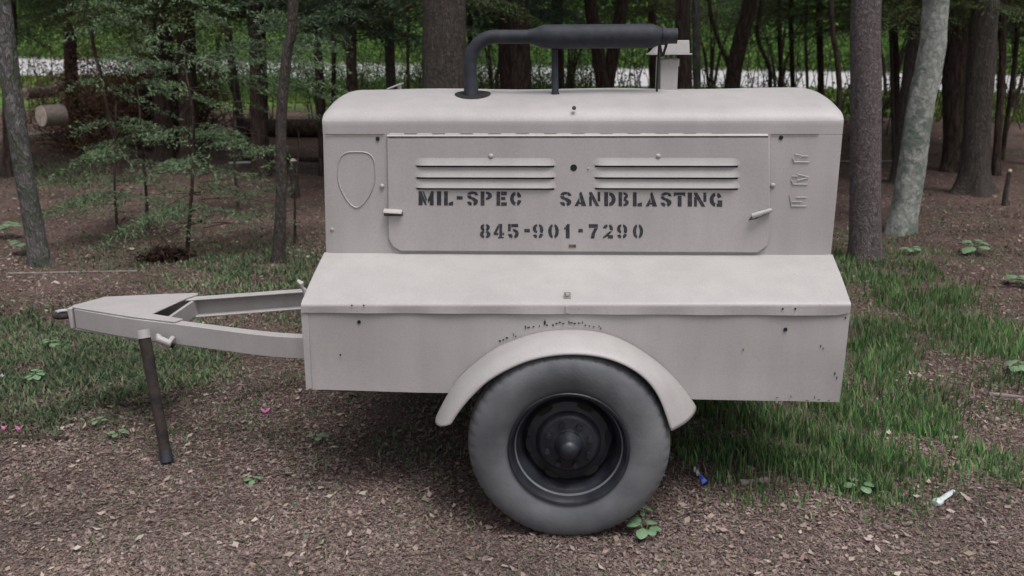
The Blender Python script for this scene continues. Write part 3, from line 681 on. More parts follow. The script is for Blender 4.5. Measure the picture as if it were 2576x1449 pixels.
# exhaust: hole, riser, bend, muffler, tail, support
EV = .56
hx = TL(1188, 240, .53); holec = (hx.x, .53)
mb = MB(); rg = []
for k in range(28):
    t = 2 * math.pi * k / 28; u = holec[0] + .070 * math.cos(t); v = holec[1] + .02 + .085 * math.sin(t)
    rg.append((u, v, crown(u, v) + .0022))
mb.v = rg + [(holec[0], holec[1] + .02, crown(holec[0], holec[1] + .02) + .0022)]; mb.f = [(i, (i + 1) % 28, 28) for i in range(28)]
obj('exhaust_opening', mb, M['hole'], tr)
rx = TL(1184, 200, .545).x; zy = TL(1280, 92, .545).z; bend = []
x1 = TL(1246, 92, .545).x
rad_b = x1 - rx
path = [(rx + .004, .535, 1.44), (rx, .545, 1.50), (rx - .001, .545, zy - rad_b - .01)]
for k in range(1, 9):
    t = math.pi / 2 * k / 8; path.append((rx + rad_b * (1 - math.cos(t)), .545, zy - rad_b * (1 - math.sin(t))))
mx0, mx1, mx2 = TL(1350, 95, .545).x, TL(1662, 95, .545).x, TL(1703, 95, .545).x
path += [(mx0 - .03, .545, zy - .001)]
rr = [.030, .0265, .0255] + [.0255] * 8 + [.0255]
obj('exhaust_pipe', MB().tube(path, rr, 20), M['black'], tr)
prof = [(mx0 - .035, .0250), (mx0 - .03, .027), (mx0 - .012, .030), (mx0 + .018, .0405), (mx0 + .03, .0435), (mx0 + .05, .0440), (mx1 - .05, .0440), (mx1 - .03, .043), (mx1 - .015, .038), (mx1 - .002, .031), (mx1 + .004, .0285), (mx2, .0285), (mx2, .024), (mx1, .023)]
muf = obj('muffler', MB().lathe([(a, r) for a, r in prof], (0, .545, zy - .001), axis='u', n=28), M['black'], tr, smooth=60)
cx_ = TL(1669, 95, .545).x
obj('clamp', MB().lathe([(-.006, .029), (-.006, .034), (.006, .034), (.006, .029)], (cx_, .545, zy), axis='u', n=20), M['black'], muf)
zh = lambda u, v: crown(u, v)
obj('tail_bracket', MB().tube([(cx_ - .014, .545, zy - .025), (cx_ - .002, .56, zy - .075)], .005, 8).tube([(cx_ + .014, .545, zy - .025), (cx_ + .002, .56, zy - .075)], .005, 8).tube([(cx_ - .012, .575, zy - .03), (cx_ - .012, .60, zh(cx_, .60) - .004)], .0045, 8), M['black'], muf)
sx_ = TL(1397, 180, .56).x
obj('muffler_support', MB().tube([(sx_ - .004, .56, zy - .03), (sx_, .56, zh(sx_, .56) + .01), (sx_, .56, zh(sx_, .56) - .01)], [.012, .0135, .019], 12), M['black'], tr)
# air intake stack with its cap
pl, pr = TL(1661, 200, .68).x, TL(1705, 200, .68).x
st = obj('air_intake_stack', MB().box((pl, .68, ZT - .02), (pr, .78, 1.590)), M['paint'], tr, bevel=.004)
obj('stack_collar', MB().lathe([(0, .034), (.004, .041), (.030, .041), (.034, .036)], ((pl + pr) / 2 + .002, .72, 1.560), axis='z', n=24), M['paint'], st)
obj('side_strap', MB().box((pl - .014, .70, ZT - .03), (pl - .008, .73, 1.60)), M['paint'], st)
c0, c1 = TL(1633, 137, .66), TL(1741, 137, .66); top = TL(1733, 101, .68)
obj('intake_cap', MB().box((c0.x, .65, c0.z - .002), (c1.x, .81, c0.z + .003)).hexa([(c0.x + .008, .66, c0.z + .003), (c1.x - .008, .66, c0.z + .003), (c1.x - .008, .80, c0.z + .003), (c0.x + .008, .80, c0.z + .003), (lerp(c0.x, c1.x, .34), .675, top.z), (top.x, .67, top.z), (top.x, .79, top.z), (lerp(c0.x, c1.x, .34), .785, top.z)]), M['paint'], tr, bevel=.003)

# ------------------------------------------------------------------ trees
def trunk_mesh(path, radii, m, parent, seg=18, rough=.05, name='trunk', flare=1.5):
    """path in world; a lumpy tapering bole with a flared foot"""
    n = 34; P = [Vector(p) for p in path]; mb = MB(); ph = random.uniform(0, 9)
    for i in range(n + 1):
        t = (i / n) ** 1.3
        c = cr(P, t); L = len(radii) - 1; k = min(int(t * L), L - 1); r0 = lerp(radii[k], radii[k + 1], t * L - k)
        hgt = c.z - P[0].z
        fl = 1 + (flare - 1) * math.exp(-max(0, hgt) / .16)
        for j in range(seg):
            a = 2 * math.pi * j / seg
            rt = r0 * (fl + (fl - 1) * .55 * math.sin(a * 4 + ph)) * (1 + rough * .6 * math.sin(a * 3 + hgt * 2.3 + ph) + rough * .5 * math.sin(a * 7 - hgt * 5 + ph) + random.uniform(-rough, rough) * .35)
            mb.v.append((c.x + math.cos(a) * rt, c.y + math.sin(a) * rt, c.z))
    mb.f = [(i * seg + j, i * seg + (j + 1) % seg, (i + 1) * seg + (j + 1) % seg, (i + 1) * seg + j) for i in range(n) for j in range(seg)]
    return obj(name, mb, m, parent, smooth=70)

HEM = [(.06, .09, .058), (.08, .115, .07), (.10, .14, .085), (.065, .10, .06)]
HEMS = [(.13, .20, .11), (.16, .24, .13), (.11, .17, .09), (.18, .22, .14)]
HEMW = [(.085, .125, .05), (.12, .16, .06), (.07, .11, .045), (.13, .14, .06)]
BROAD = [(.05, .11, .025), (.08, .16, .035), (.11, .21, .05), (.035, .08, .02)]
def bough_points(n_b, zlo, zhi, rlo, rhi, droop=.35, sub=.5, dens=1.0):
    """needle sprays on drooping boughs round a vertical stem; returns needles and twig lines"""
    P, A, Nn, tw = [], [], [], []
    for b in range(n_b):
        az = RNG.uniform(0, 2 * math.pi); z = RNG.uniform(zlo, zhi); L = RNG.uniform(rlo, rhi) * (1.0 - .45 * (z - zlo) / max(.1, zhi - zlo))
        d = np.array([math.cos(az), math.sin(az), RNG.uniform(-.05, .25)]); sd = np.array([-math.sin(az), math.cos(az), 0])
        prev = np.array([0, 0, z]); k = max(6, int(L / .07))
        for i in range(1, k + 1):
            s = i / k; p = np.array([0, 0, z]) + d * L * s + np.array([0, 0, -droop * L * s * s])
            if i % 3 == 0: tw.append((prev, p, .010 * (1 - s) + .002)); prev = p
            if s < .12: continue
            for side in (-1, 1):
                l2 = sub * L * (1 - s * .75) * RNG.uniform(.5, 1.1)
                m_ = max(3, int(l2 / .022 * dens))
                q = np.linspace(.05, 1, m_)[:, None]
                dir2 = sd * side * .8 + d * .6 + np.array([0, 0, RNG.uniform(-.35, .05)])
                pts = p + dir2 * l2 * q + np.array([0, 0, -.25]) * l2 * q * q + RNG.normal(size=(m_, 3)) * .010
                P.append(pts); A.append(dir2 + RNG.normal(size=(m_, 3)) * .6); Nn.append(np.array([0, 0, 1.0]) + RNG.normal(size=(m_, 3)) * .45)
    return np.concatenate(P), np.concatenate(A), unit(np.concatenate(Nn)), tw
def needle_crown(name, spec, cols, size=(.030, .055), width=.30):
    P, A, Nn, tw = bough_points(*spec[:5], **spec[5])
    n = len(P); L = RNG.uniform(*size, n)
    me = np_mesh(name, leaf_quads(P, L, L * width, A, Nn), 4, palette(n, cols, .35), M['leaf'])
    mb = MB()
    for a, b, r in tw: mb.tube([a, b], [r, r * .8], 3, cap=False)
    tm = bpy.data.meshes.new('boughs'); tm.from_pydata(mb.v, [], mb.f); tm.materials.append(M['darkbark'])
    return me, tm
def broad_crown(name, n_cl, n_leaf, ctr, rad, cols, leaf=(.05, .09), clump=.35):
    C = unit(RNG.normal(size=(n_cl, 3))) * (RNG.uniform(0, 1, (n_cl, 1)) ** .45) * np.array(rad) + np.array(ctr)
    P = (C[:, None, :] + RNG.normal(size=(n_cl, n_leaf, 3)) * clump * np.array([1, 1, .6])).reshape(-1, 3); n = len(P)
    base = np.repeat(palette(n_cl, cols, .3), n_leaf, 0) * (1 + RNG.uniform(-.25, .25, (n, 1)))
    nn = unit(RNG.normal(size=(n, 3)) * .7 + np.array([0, 0, .8])); L = RNG.uniform(*leaf, n)
    return np_mesh(name, leaf_quads(P, L, L * .6, None, nn), 4, base, M['leaf'])
canopy = [broad_crown('crown', 170, 22, (0, 0, 6.9), (2.0, 2.0, 2.0), BROAD, (.14, .24), .4) for _ in range(2)]
hem_low = [needle_crown('crown', (54, 1.55 + dz, 3.1, 1.2, 2.4, dict(droop=.2, sub=.42, dens=.85)), HEMW if q else HEM, (.045, .085), .22) for q, dz in ((0, .15), (1, .3))]
hem_sap = [needle_crown('crown', (nb, .25, 2.1, .4, .85, dict(droop=.3, sub=.55, dens=2.0)), HEMS, (.030, .058), .24) for nb in (30, 22)]
far_crown = [broad_crown('crown', 170, 40, (0, 0, 3.6), (2.6, 2.2, 3.4), [(.10, .19, .05), (.065, .125, .035), (.18, .32, .07), (.04, .08, .025)], (.12, .2), .42) for _ in range(2)]
under_crown = [broad_crown('crown', 70, 34, (0, 0, 2.6), (1.5, 1.3, 1.2), [(.09, .19, .045), (.17, .32, .07), (.055, .11, .035)], (.05, .09), .26) for _ in range(2)]
TREES = 'tree trunks of the wood behind the trailer'
def tree(pxs, D, wpx, m, label, H=8.5, crown='canopy', name='tree', cat='tree', flare=1.5, group=TREES, seg=18, rough=.05, low=None, top_r=.6, nobase=False):
    """pxs: centre line points (x, y) from the top of the picture to the foot"""
    pts = [at(x, y, D) for x, y in pxs][::-1]             # low to high
    lo = pts[0]; d = (pts[0] - pts[1]); g = float(gz(lo.x, D))
    if not nobase:
        if lo.z > g - .05:
            k = (lo.z - (g - .05)) / max(.2, -d.z); pts.insert(0, lo + d * k)
        else: pts[0].z = g - .05
    up = (pts[-1] - pts[-2]).normalized(); k = (H - pts[-1].z) / up.z; up2 = (up + Vector((0, 0, 1.2))).normalized()
    pts += [pts[-1] + up2 * k * .35, pts[-1] + up2 * k]
    base = Vector((pts[0].x, pts[0].y, g))
    root = thing(name, base, 0, label, cat, group)
    depth = (D * math.cos(_p) + .3)
    r = wpx * depth / FPX / 2
    loc = [p - base for p in pts]
    trunk_mesh(loc, [r * 1.05, r, r * .98, r * .9, r * top_r], m, root, seg=seg, rough=rough, flare=flare)
    topx = loc[-1]
    tree.n = getattr(tree, 'n', 0) + 1
    if crown == 'canopy' and tree.n % 3 == 0:
        o = mesh_obj('crown', random.choice(canopy), root); s = random.uniform(.9, 1.25); o.location = (topx.x * .8, topx.y * .8, random.uniform(-.3, .6)); o.rotation_euler = (0, 0, random.uniform(0, 6)); o.scale = (s, s, random.uniform(.9, 1.1))
    if low is not None:
        cm, bmsh = hem_low[low[0]]
        rz = random.uniform(0, 6); o = mesh_obj('crown', cm, root); o.location = (loc[2].x, loc[2].y, low[1] - g * 0); o.rotation_euler = (0, 0, rz); o.scale = (low[2],) * 3
        q = mesh_obj('boughs', bmsh, root, kind='stuff'); q.location = o.location; q.rotation_euler = o.rotation_euler; q.scale = o.scale
    return root
T = tree
T([(2, 0), (24, 180), (55, 400), (84, 560), (98, 648)], 6.9, 46, M['greybark'], 'slender grey tree trunk leaning left at the far left edge, foot among weeds', flare=1.35)
T([(2180, -20), (2178, 200), (2178, 450), (2176, 650)], 6.9, 74, M['pine'], 'straight grey purple pine trunk standing just right of the trailer', flare=1.25, seg=28, rough=.03, top_r=.8)
T([(2356, -10), (2347, 120), (2318, 260), (2300, 370), (2286, 470), (2262, 600)], 7.9, 64, M['palebark'], 'pale lichen mottled trunk curving upward right of the grey pine', flare=1.2, seg=28, rough=.05, top_r=.8)
T([(2398, -10), (2405, 150), (2408, 300), (2408, 400)], 12.0, 66, M['darkbark'], 'dark brown trunk directly behind the pale mottled tree, on its right', low=(1, .2, 1.0))
T([(2482, -10), (2470, 150), (2456, 330), (2450, 470)], 10.0, 64, M['brownbark'], 'thick grey brown trunk with a flared foot near the right edge', flare=1.9, seg=26)
T([(2322, 0), (2300, 140), (2282, 280), (2272, 380)], 11.0, 44, M['brownbark'], 'brown leaning trunk half hidden behind the pale mottled tree, on its left', low=(1, .35, .9))
T([(1118, -10), (1118, 150), (1118, 400)], 9.0, 108, M['brownbark'], 'thickest brown furrowed trunk standing behind the bend of the exhaust pipe', seg=34, rough=.035, top_r=.85, flare=1.2)
T([(1292, -10), (1296, 150), (1298, 300)], 13.5, 80, M['darkbark'], 'dark trunk wrapped in foliage right of the thick brown trunk', low=(0, .25, 1.1))
T([(1484, -10), (1500, 100), (1514, 200), (1518, 260)], 15.5, 34, M['darkbark'], 'left leaning stem of the pair that forks under the muffler')
T([(1566, -10), (1549, 100), (1530, 200), (1524, 262)], 15.6, 34, M['darkbark'], 'right leaning stem of the pair that forks under the muffler')
T([(1718, -10), (1720, 120), (1723, 235)], 12.2, 37, M['darkbark'], 'dark straight trunk right beside the air intake cap')
T([(1752, -10), (1752, 120), (1754, 235)], 12.6, 20, M['greybark'], 'thin greyish trunk just right of the dark one by the air intake', seg=12)
T([(1888, -10), (1868, 80), (1850, 160), (1842, 225)], 14.0, 38, M['darkbark'], 'dark reddish trunk leaning right above the middle of the right hood')
T([(1783, -10), (1800, 80), (1830, 160), (1842, 215)], 14.1, 11, M['darkbark'], 'thin dark sapling leaning left into the foot of the reddish trunk', crown=None, seg=8)
T([(1918, -10), (1905, 90), (1935, 170), (1938, 230)], 14.5, 11, M['darkbark'], 'thin crooked sapling right of the reddish leaning trunk', crown=None, seg=8)
T([(2090, -10), (2106, 150), (2112, 250), (2098, 330)], 9.5, 14, M['darkbark'], 'thin dark sapling between the hood corner and the grey pine', crown=None, seg=10)
T([(1990, -10), (1992, 150), (1996, 260)], 16, 12, M['darkbark'], 'thin dark stem above the right end of the hood', crown=None, seg=8)
T([(2026, 60), (2030, 180), (2032, 260)], 17, 8, M['brownbark'], 'very thin stem above the right end of the hood, furthest right', crown=None, seg=8, H=5)
T([(2240, -10), (2243, 150), (2246, 300)], 13, 9, M['brownbark'], 'very thin stem between the grey pine and the pale mottled tree', crown=None, seg=8)
T([(2566, -10), (2556, 120), (2540, 260), (2534, 300)], 13, 12, M['darkbark'], 'thin dark sapling at the far right edge of the wood', crown=None, seg=8)
T([(2524, 0), (2522, 150), (2512, 320)], 11.5, 18, M['darkbark'], 'narrow dark trunk touching the thick grey brown trunk on its right', seg=12)
T([(404, -10), (408, 120), (412, 290)], 13, 46, M['darkbark'], 'left dark trunk of the close pair behind the dead brush')
T([(460, -10), (468, 120), (474, 280)], 12.6, 44, M['darkbark'], 'right dark trunk of the close pair behind the dead brush', low=(1, .2, 1.0))
T([(566, -10), (578, 120), (598, 260)], 15, 20, M['brownbark'], 'narrow brown trunk leaning slightly in the gap of the left wood', seg=12)
T([(640, -10), (648, 120), (652, 280)], 12, 42, M['darkbark'], 'dark trunk standing behind the dark fallen log', low=(0, .3, 1.0))
T([(738, -10), (722, 130), (708, 300), (708, 480), (700, 640)], 7.0, 27, M['brownbark'], 'slim brown trunk in front of the fallen log, left of the trailer hood', seg=16)
T([(796, -10), (800, 120), (806, 240)], 12, 22, M['darkbark'], 'dark narrow trunk just left of the hood corner', low=(0, .3, .9), seg=14)
T([(836, -10), (840, 120), (838, 260)], 13, 12, M['darkbark'], 'thin dark stem directly above the left hood corner', crown=None, seg=8)
T([(978, -10), (980, 100), (984, 220)], 11.5, 24, M['brownbark'], 'narrow trunk behind the filler flap on the left hood', low=(1, .35, 1.0), seg=14)
T([(1028, 40), (1026, 120), (1027, 230)], 14, 8, M['darkbark'], 'very thin stem between the filler flap trunk and the thick brown trunk', crown=None, seg=8, H=5)
T([(228, 60), (236, 120), (254, 190), (262, 230)], 12, 9, M['darkbark'], 'thin bare dark stem in front of the bright road at the left', crown=None, seg=8, H=4)
T([(170, -10), (176, 100), (182, 300)], 15, 30, M['darkbark'], 'dark trunk behind the hanging boughs at the upper left', low=(1, .75, .7))
# young hemlocks of the left understorey
def sapling(px, py, D, m, label, sc, var, pth):
    pts = [at(x, y, D) for x, y in pth][::-1]; g = float(gz(pts[0].x, D)); pts[0].z = g - .03; base = Vector((pts[0].x, D, g))
    root = thing('hemlock_sapling', base, 0, label, 'sapling', 'young hemlocks left of the trailer')
    r = .014 * sc; trunk_mesh([p - base for p in pts], [r * 1.2, r, r * .8, r * .5], m, root, seg=8, rough=.05, flare=1.2)
    cm, bmsh = hem_sap[var]; rz = random.uniform(0, 6)
    mid = pts[len(pts) // 2] - base
    for nm, q in (('crown', cm), ('boughs', bmsh)):
        o = mesh_obj(nm, q, root); o.location = (mid.x, mid.y, .05)
        if nm == 'boughs': o['kind'] = 'stuff'; o.rotation_euler = (0, 0, rz); o.scale = (sc * .9, sc * .9, sc * (.66 if D in (7.3, 9.2) else .47))
sapling(0, 0, 7.3, M['darkbark'], 'hemlock sapling with a dark thin bent stem, left of the slim brown trunk', 1.0, 0, [(462, 150), (486, 300), (484, 450), (468, 640)])
sapling(0, 0, 8.4, M['darkbark'], 'feathery green hemlock sapling in front of the dead brush', 1.0, 1, [(346, 220), (356, 330), (366, 460), (366, 530)])
sapling(0, 0, 8.0, M['darkbark'], 'thin straight hemlock sapling, leftmost of the young hemlocks', .8, 0, [(292, 250), (290, 350), (288, 450), (289, 545)])
sapling(0, 0, 9.2, M['darkbark'], 'hemlock sapling just in front of the left end of the dark fallen log', .95, 1, [(590, 200), (588, 300), (590, 400), (592, 450)])
sapling(0, 0, 7.7, M['darkbark'], 'hemlock sapling close to the trailer, between slim trunk and hood', .75, 1, [(752, 330), (748, 420), (742, 500), (738, 560)])
# big hemlocks whose low boughs hang into the picture from above
def big_hem(px, D, label, low, sc=1.0, m='darkbark', wpx=40):
    T([(px, -10), (px + 4, 150), (px + 6, 300)], D, wpx, M[m], label, low=(low, .0, sc), group='hemlocks with low boughs', name='hemlock_tree', crown='canopy')
big_hem(20, 12.0, 'big hemlock whose dark boughs hang at the upper left corner', 0, 1.05, wpx=34)
big_hem(880, 10.5, 'hemlock with dark low boughs above the left end of the hood', 0, .95, wpx=26)
big_hem(1400, 17.5, 'hemlock behind the muffler, partly hidden by it', 0, 1.1, wpx=30)
big_hem(1640, 19, 'hemlock behind the tail end of the muffler', 1, 1.1, wpx=22)
big_hem(2060, 15.5, 'hemlock with olive boughs above the right hood corner', 1, 1.1, wpx=16)
big_hem(2250, 15, 'hemlock with dark boughs behind the gap right of the grey pine', 0, 1.0, wpx=16)
big_hem(1180, 15, 'hemlock with dark boughs just right of the thick brown trunk', 0, 1.0, wpx=14)
big_hem(1960, 18.5, 'slim hemlock behind the crooked saplings over the hood', 0, 1.15, wpx=12)
big_hem(2320, 16.5, 'hemlock with olive boughs behind the leaning brown trunk', 1, 1.1, wpx=16)
big_hem(2440, 14.5, 'hemlock with olive boughs between the dark and the thick grey brown trunk', 1, 1.0, wpx=14)
big_hem(2600, 12.5, 'hemlock with dark boughs entering at the upper right corner', 0, 1.05, wpx=30)
# light green undergrowth in front of and beyond the road
def bush(px, D, label, sc, meshes, group, name='leafy_shrub', cat='shrub'):
    p = at(px, 200, D); g = float(gz(p.x, D)); root = thing(name, (p.x, D, g), random.uniform(0, 6), label, cat, group)
    o = mesh_obj('crown', random.choice(meshes), root); o.scale = (sc, sc, sc * random.uniform(.9, 1.1))
    mb = MB()
    for k in range(4):
        a = random.uniform(0, 6.3); mb.tube([(0, 0, -.05), (math.cos(a) * .2 * sc, math.sin(a) * .2 * sc, 1.2 * sc), (math.cos(a) * .7 * sc, math.sin(a) * .7 * sc, 2.6 * sc)], [.05 * sc, .035 * sc, .015 * sc], 6)
    obj('stem', mb, M['darkbark'], root)
for px, D, l in ((1430, 21, 'light green shrub seen over the muffler'), (1790, 22, 'bright green shrub right of the air intake'), (1960, 21.5, 'bright green shrub behind the leaning reddish trunk'), (1240, 22, 'shrub in the gap right of the thick brown trunk'), (900, 22, 'shrub over the left half of the hood, before the road'), (540, 23, 'yellow green shrub in the gap of the left wood'), (2240, 20, 'shrub behind the gap right of the grey pine'), (2560, 20, 'shrub at the right edge before the road')):
    bush(px, D, l, random.uniform(.85, 1.05), under_crown, 'shrubs on this side of the road')
LM = [(-9999, 'beyond the left edge'), (30, 'behind the leaning grey trunk'), (130, 'above the sawn logs'), (250, 'above the bare stem at the left'), (360, 'left of the close pair of trunks'), (440, 'behind the close pair of trunks'), (530, 'right of the close pair of trunks'), (620, 'above the dark fallen log'), (720, 'behind the slim brown trunk'), (830, 'above the left hood corner'), (930, 'above the shield emblem'), (1010, 'behind the filler flap'), (1120, 'behind the thick brown trunk'), (1230, 'above the bend of the exhaust pipe'), (1340, 'above the left end of the muffler'), (1450, 'above the muffler support'), (1540, 'above the forked pair'), (1640, 'above the right end of the muffler'), (1740, 'behind the air intake cap'), (1850, 'behind the leaning reddish trunk'), (1960, 'above the right part of the hood'), (2080, 'above the right hood corner'), (2180, 'behind the grey pine'), (2290, 'left of the pale mottled trunk'), (2350, 'behind the pale mottled trunk'), (2460, 'behind the thick grey brown trunk'), (2550, 'at the right edge of the picture'), (9999, 'beyond the right edge')]
def landmark(px, kind):
    landmark.c = getattr(landmark, 'c', {})
    if px < -120 or px > 2680: return kind + ' beyond the %s edge of the picture, farthest out' % ('left' if px < 0 else 'right')
    if px < -30 or px > 2610: return kind + ' just beyond the %s edge of the picture' % ('left' if px < 0 else 'right')
    l = kind + ' ' + min(LM, key=lambda q: abs(q[0] - px))[1]
    landmark.c[l] = landmark.c.get(l, 0) + 1
    return l if landmark.c[l] == 1 else l + ', the one further right'
for k in range(27):
    px = -200 + k * 110 + random.uniform(-40, 40); D = 55 - 18 * (px / 2576) + random.uniform(0, 5)
    D = max(37, D)
    bush(px, D, landmark(px, 'leafy tree across the road'), random.uniform(1.0, 1.5), far_crown, 'trees across the road', name='roadside_tree', cat='tree')
for k in range(25):
    px = -200 + k * 125; D = 66 + random.uniform(0, 10)
    bush(px, D, landmark(px, 'tall leafy tree far across the road'), random.uniform(2.0, 2.6), far_crown, 'back row of trees across the road', name='woodland_tree', cat='tree')

def undergrowth(name, n, x0, x1, y0, y1, hmax, leaf, cols, label, clump=40):
    nc = n // clump; x = RNG.uniform(x0, x1, nc); y = RNG.uniform(y0, y1, nc) ; C = ground_at(x, y + (x - 1288) * .0163)
    hh = RNG.uniform(.15, 1, nc) ** 1.3 * hmax
    P = C[:, None, :] + RNG.normal(size=(nc, clump, 3)) * np.array([.35, .35, .16]) * (hmax ** .5); P[..., 2] += (hh[:, None] * RNG.uniform(.3, 1, (nc, clump)))
    P = P.reshape(-1, 3); m = len(P); L = RNG.uniform(*leaf, m); base = np.repeat(palette(nc, cols, .3), clump, 0) * (1 + RNG.uniform(-.25, .25, (m, 1)))
    mesh_obj(name, np_mesh(name, leaf_quads(P, L, L * .55, None, unit(RNG.normal(size=(m, 3)) * .7 + np.array([0, 0, .6]))), 4, base, M['leaf']), kind='stuff', label=label, category='undergrowth')
undergrowth('undergrowth', 130000, -300, 2880, 147, 171, 2.0, (.10, .20), [(.10, .19, .05), (.06, .115, .035), (.17, .29, .065)], 'green undergrowth along the far edge of the road')
def thicket(name, n, x0, x1, D0, D1, label):
    mb = MB(); LP = []
    for k in range(n):
        D = random.uniform(D0, D1); p = at(random.uniform(x0, x1), 200, D); g = float(gz(p.x, D)); b = Vector((p.x, D, g - .03)); h = random.uniform(.5, 2.6)
        d = Vector((random.uniform(-.35, .35), random.uniform(-.2, .2), 1)); q = b + d * h * .5 + Vector((random.uniform(-.08, .08), 0, 0)); e = b + d * h + Vector((random.uniform(-.2, .2), 0, 0))
        mb.tube([b, q, e], [.013, .009, .004], 4, cap=False)
        for m_ in range(random.randint(2, 5)):
            t = random.uniform(.2, .95); s_ = b.lerp(e, t); f = s_ + Vector((random.uniform(-.45, .45), random.uniform(-.2, .2), random.uniform(-.1, .35)))
            mb.tube([s_, f], [.006, .0025], 3, cap=False)
            for z in range(5): LP.append(s_.lerp(f, random.uniform(.3, 1.1)) + Vector((random.gauss(0, .06), random.gauss(0, .06), random.gauss(0, .05))))
    o = obj(name, mb, M['darkbark'], kind='stuff', label=label, category='thicket')
    P = np.array([tuple(q) for q in LP]); L = RNG.uniform(.04, .09, len(P))
    mesh_obj('thicket_leaves', np_mesh('thicket_leaves', leaf_quads(P, L, L * .55), 4, palette(len(P), [(.07, .14, .035), (.11, .20, .05), (.05, .10, .03)], .3), M['leaf']), o, kind='stuff')
thicket('thicket', 230, 1150, 2700, 15.5, 23, 'thin bare twigs and stems in front of the bright road at the right')
thicket('thicket', 120, -100, 1100, 15.5, 24, 'thin twigs and stems in front of the bright road at the left')
undergrowth('low_bushes', 60000, 440, 1500, 228, 262, 1.1, (.04, .07), [(.06, .11, .035), (.08, .15, .045), (.045, .08, .03)], 'low green bushes growing between the wood and the road', clump=60)

# ------------------------------------------------------------------ logs, brush, sticks
def log(p0, p1, r, m, label, name='fallen_log', cat='log', ends=True, jit=.04, group=None, lift=.8):
    a, b = Vector(ground_at(*p0)), Vector(ground_at(*p1)); mid = (a + b) / 2
    root = thing(name, mid, 0, label, cat, group)
    n = 10; pts = []
    for i in range(n + 1):
        q = a.lerp(b, i / n); pts.append(q - mid + Vector((0, 0, r * lift + .02 * r * math.sin(i * 1.7))))
    obj('bark', MB().tube(pts, [r * (1 - .12 * i / n) for i in range(n + 1)], 16, jit=jit), m, root, smooth=60)
    if ends:
        for q, d, rr in ((pts[0], pts[0] - pts[1], r), (pts[-1], pts[-1] - pts[-2], r * .88)):
            d.normalize(); obj('cut_end', MB().tube([q, q + d * .006], rr * .93, 20), M['cutwood'], root)
    return root
log((50, 356), (350, 350), .10, M['palewood'], 'grey weathered log lying across the left clearing behind the leaning trunk')
log((612, 342), (930, 342), .17, M['darkbark'], 'thick dark fallen log lying left of the hood')
log((600, 402), (900, 407), .035, M['darkbark'], 'thin dark fallen pole between the thick dark log and the trailer', ends=False)
log((582, 396), (655, 394), .016, M['palewood'], 'short pale stick on the leaf litter below the dark log', name='pale_stick', cat='stick', ends=False)
log((576, 413), (652, 410), .018, M['whiteplastic'], 'bluish white curved scrap lying just below the short pale stick', name='scrap', cat='scrap', ends=False)
log((20, 690), (345, 684), .008, M['pale2'], 'long thin pale branch on the ground under the leaning grey trunk', name='fallen_branch', cat='branch', ends=False, jit=.2)
log((236, 1026), (392, 1018), .009, M['darkbark'], 'dark stick on the ground left of the jack leg', name='dark_stick', cat='stick', ends=False, jit=.2)
log((0, 1104), (170, 1108), .011, M['darkbark'], 'dark stick at the lower left edge beside the pink petals', name='dark_stick', cat='stick', ends=False, jit=.2)
log((1862, 1222), (1930, 1212), .012, M['pale2'], 'pale bark piece on the ground right of the tyre near the blue wrapper', name='pale_stick', cat='stick', ends=False, jit=.25)
log((2486, 995), (2580, 1005), .010, M['pale2'], 'pale grey stick at the right edge of the ground', name='pale_stick', cat='stick', ends=False, jit=.2)
log((1985, 0 + 410), (2330, 408), .02, M['deadwood'], 'grey stick behind the grey pine and the pale tree', name='fallen_branch', cat='branch', ends=False)
# sawn log ends at the left
def sawn(px, py, D, r, L, az, label):
    p = at(px, py, D); root = thing('sawn_log', (p.x, p.y, p.z), 0, label, 'log', 'sawn logs at the left')
    d = Vector((math.sin(az), math.cos(az), 0)) ; obj('bark', MB().tube([(0, 0, 0), d * L], r, 18, jit=.03), M['deadwood'], root)
    obj('cut_end', MB().tube([d * -.008, (0, 0, 0)], r * .95, 20), M['cutwood'], root)
sawn(104, 292, 11.6, .135, .28, .6, 'large pale sawn log end showing behind the leaning grey trunk')
sawn(135, 220, 16.5, .10, .6, .3, 'smaller sawn log behind the large pale one')
sawn(60, 235, 15.6, .10, .6, .2, 'small sawn log half under the dead brush')
def stump(px, py, D, r, h, label):
    q = at(px, py, D); g = float(gz(q.x, D)); root = thing('tree_stump', (q.x, D, g), 0, label, 'stump')
    trunk_mesh([(0, 0, -.03), (0, 0, h * .5), (.01, 0, h)], [r, r * .95, r * .9], M['brownbark'], root, seg=16, name='bark', flare=1.3)
    obj('broken_top', MB().tube([(.01, 0, h - .01), (.012, 0, h + .008), (.018, 0, h + .02)], [r * .88, r * .8, r * .5], 10, jit=.2), M['cutwood'], root)
stump(735, 380, 10.2, .045, .42, 'short broken brown stump right of the slim brown trunk')
stump(2542, 400, 9.3, .022, .36, 'thin broken stub standing at the right edge of the wood')
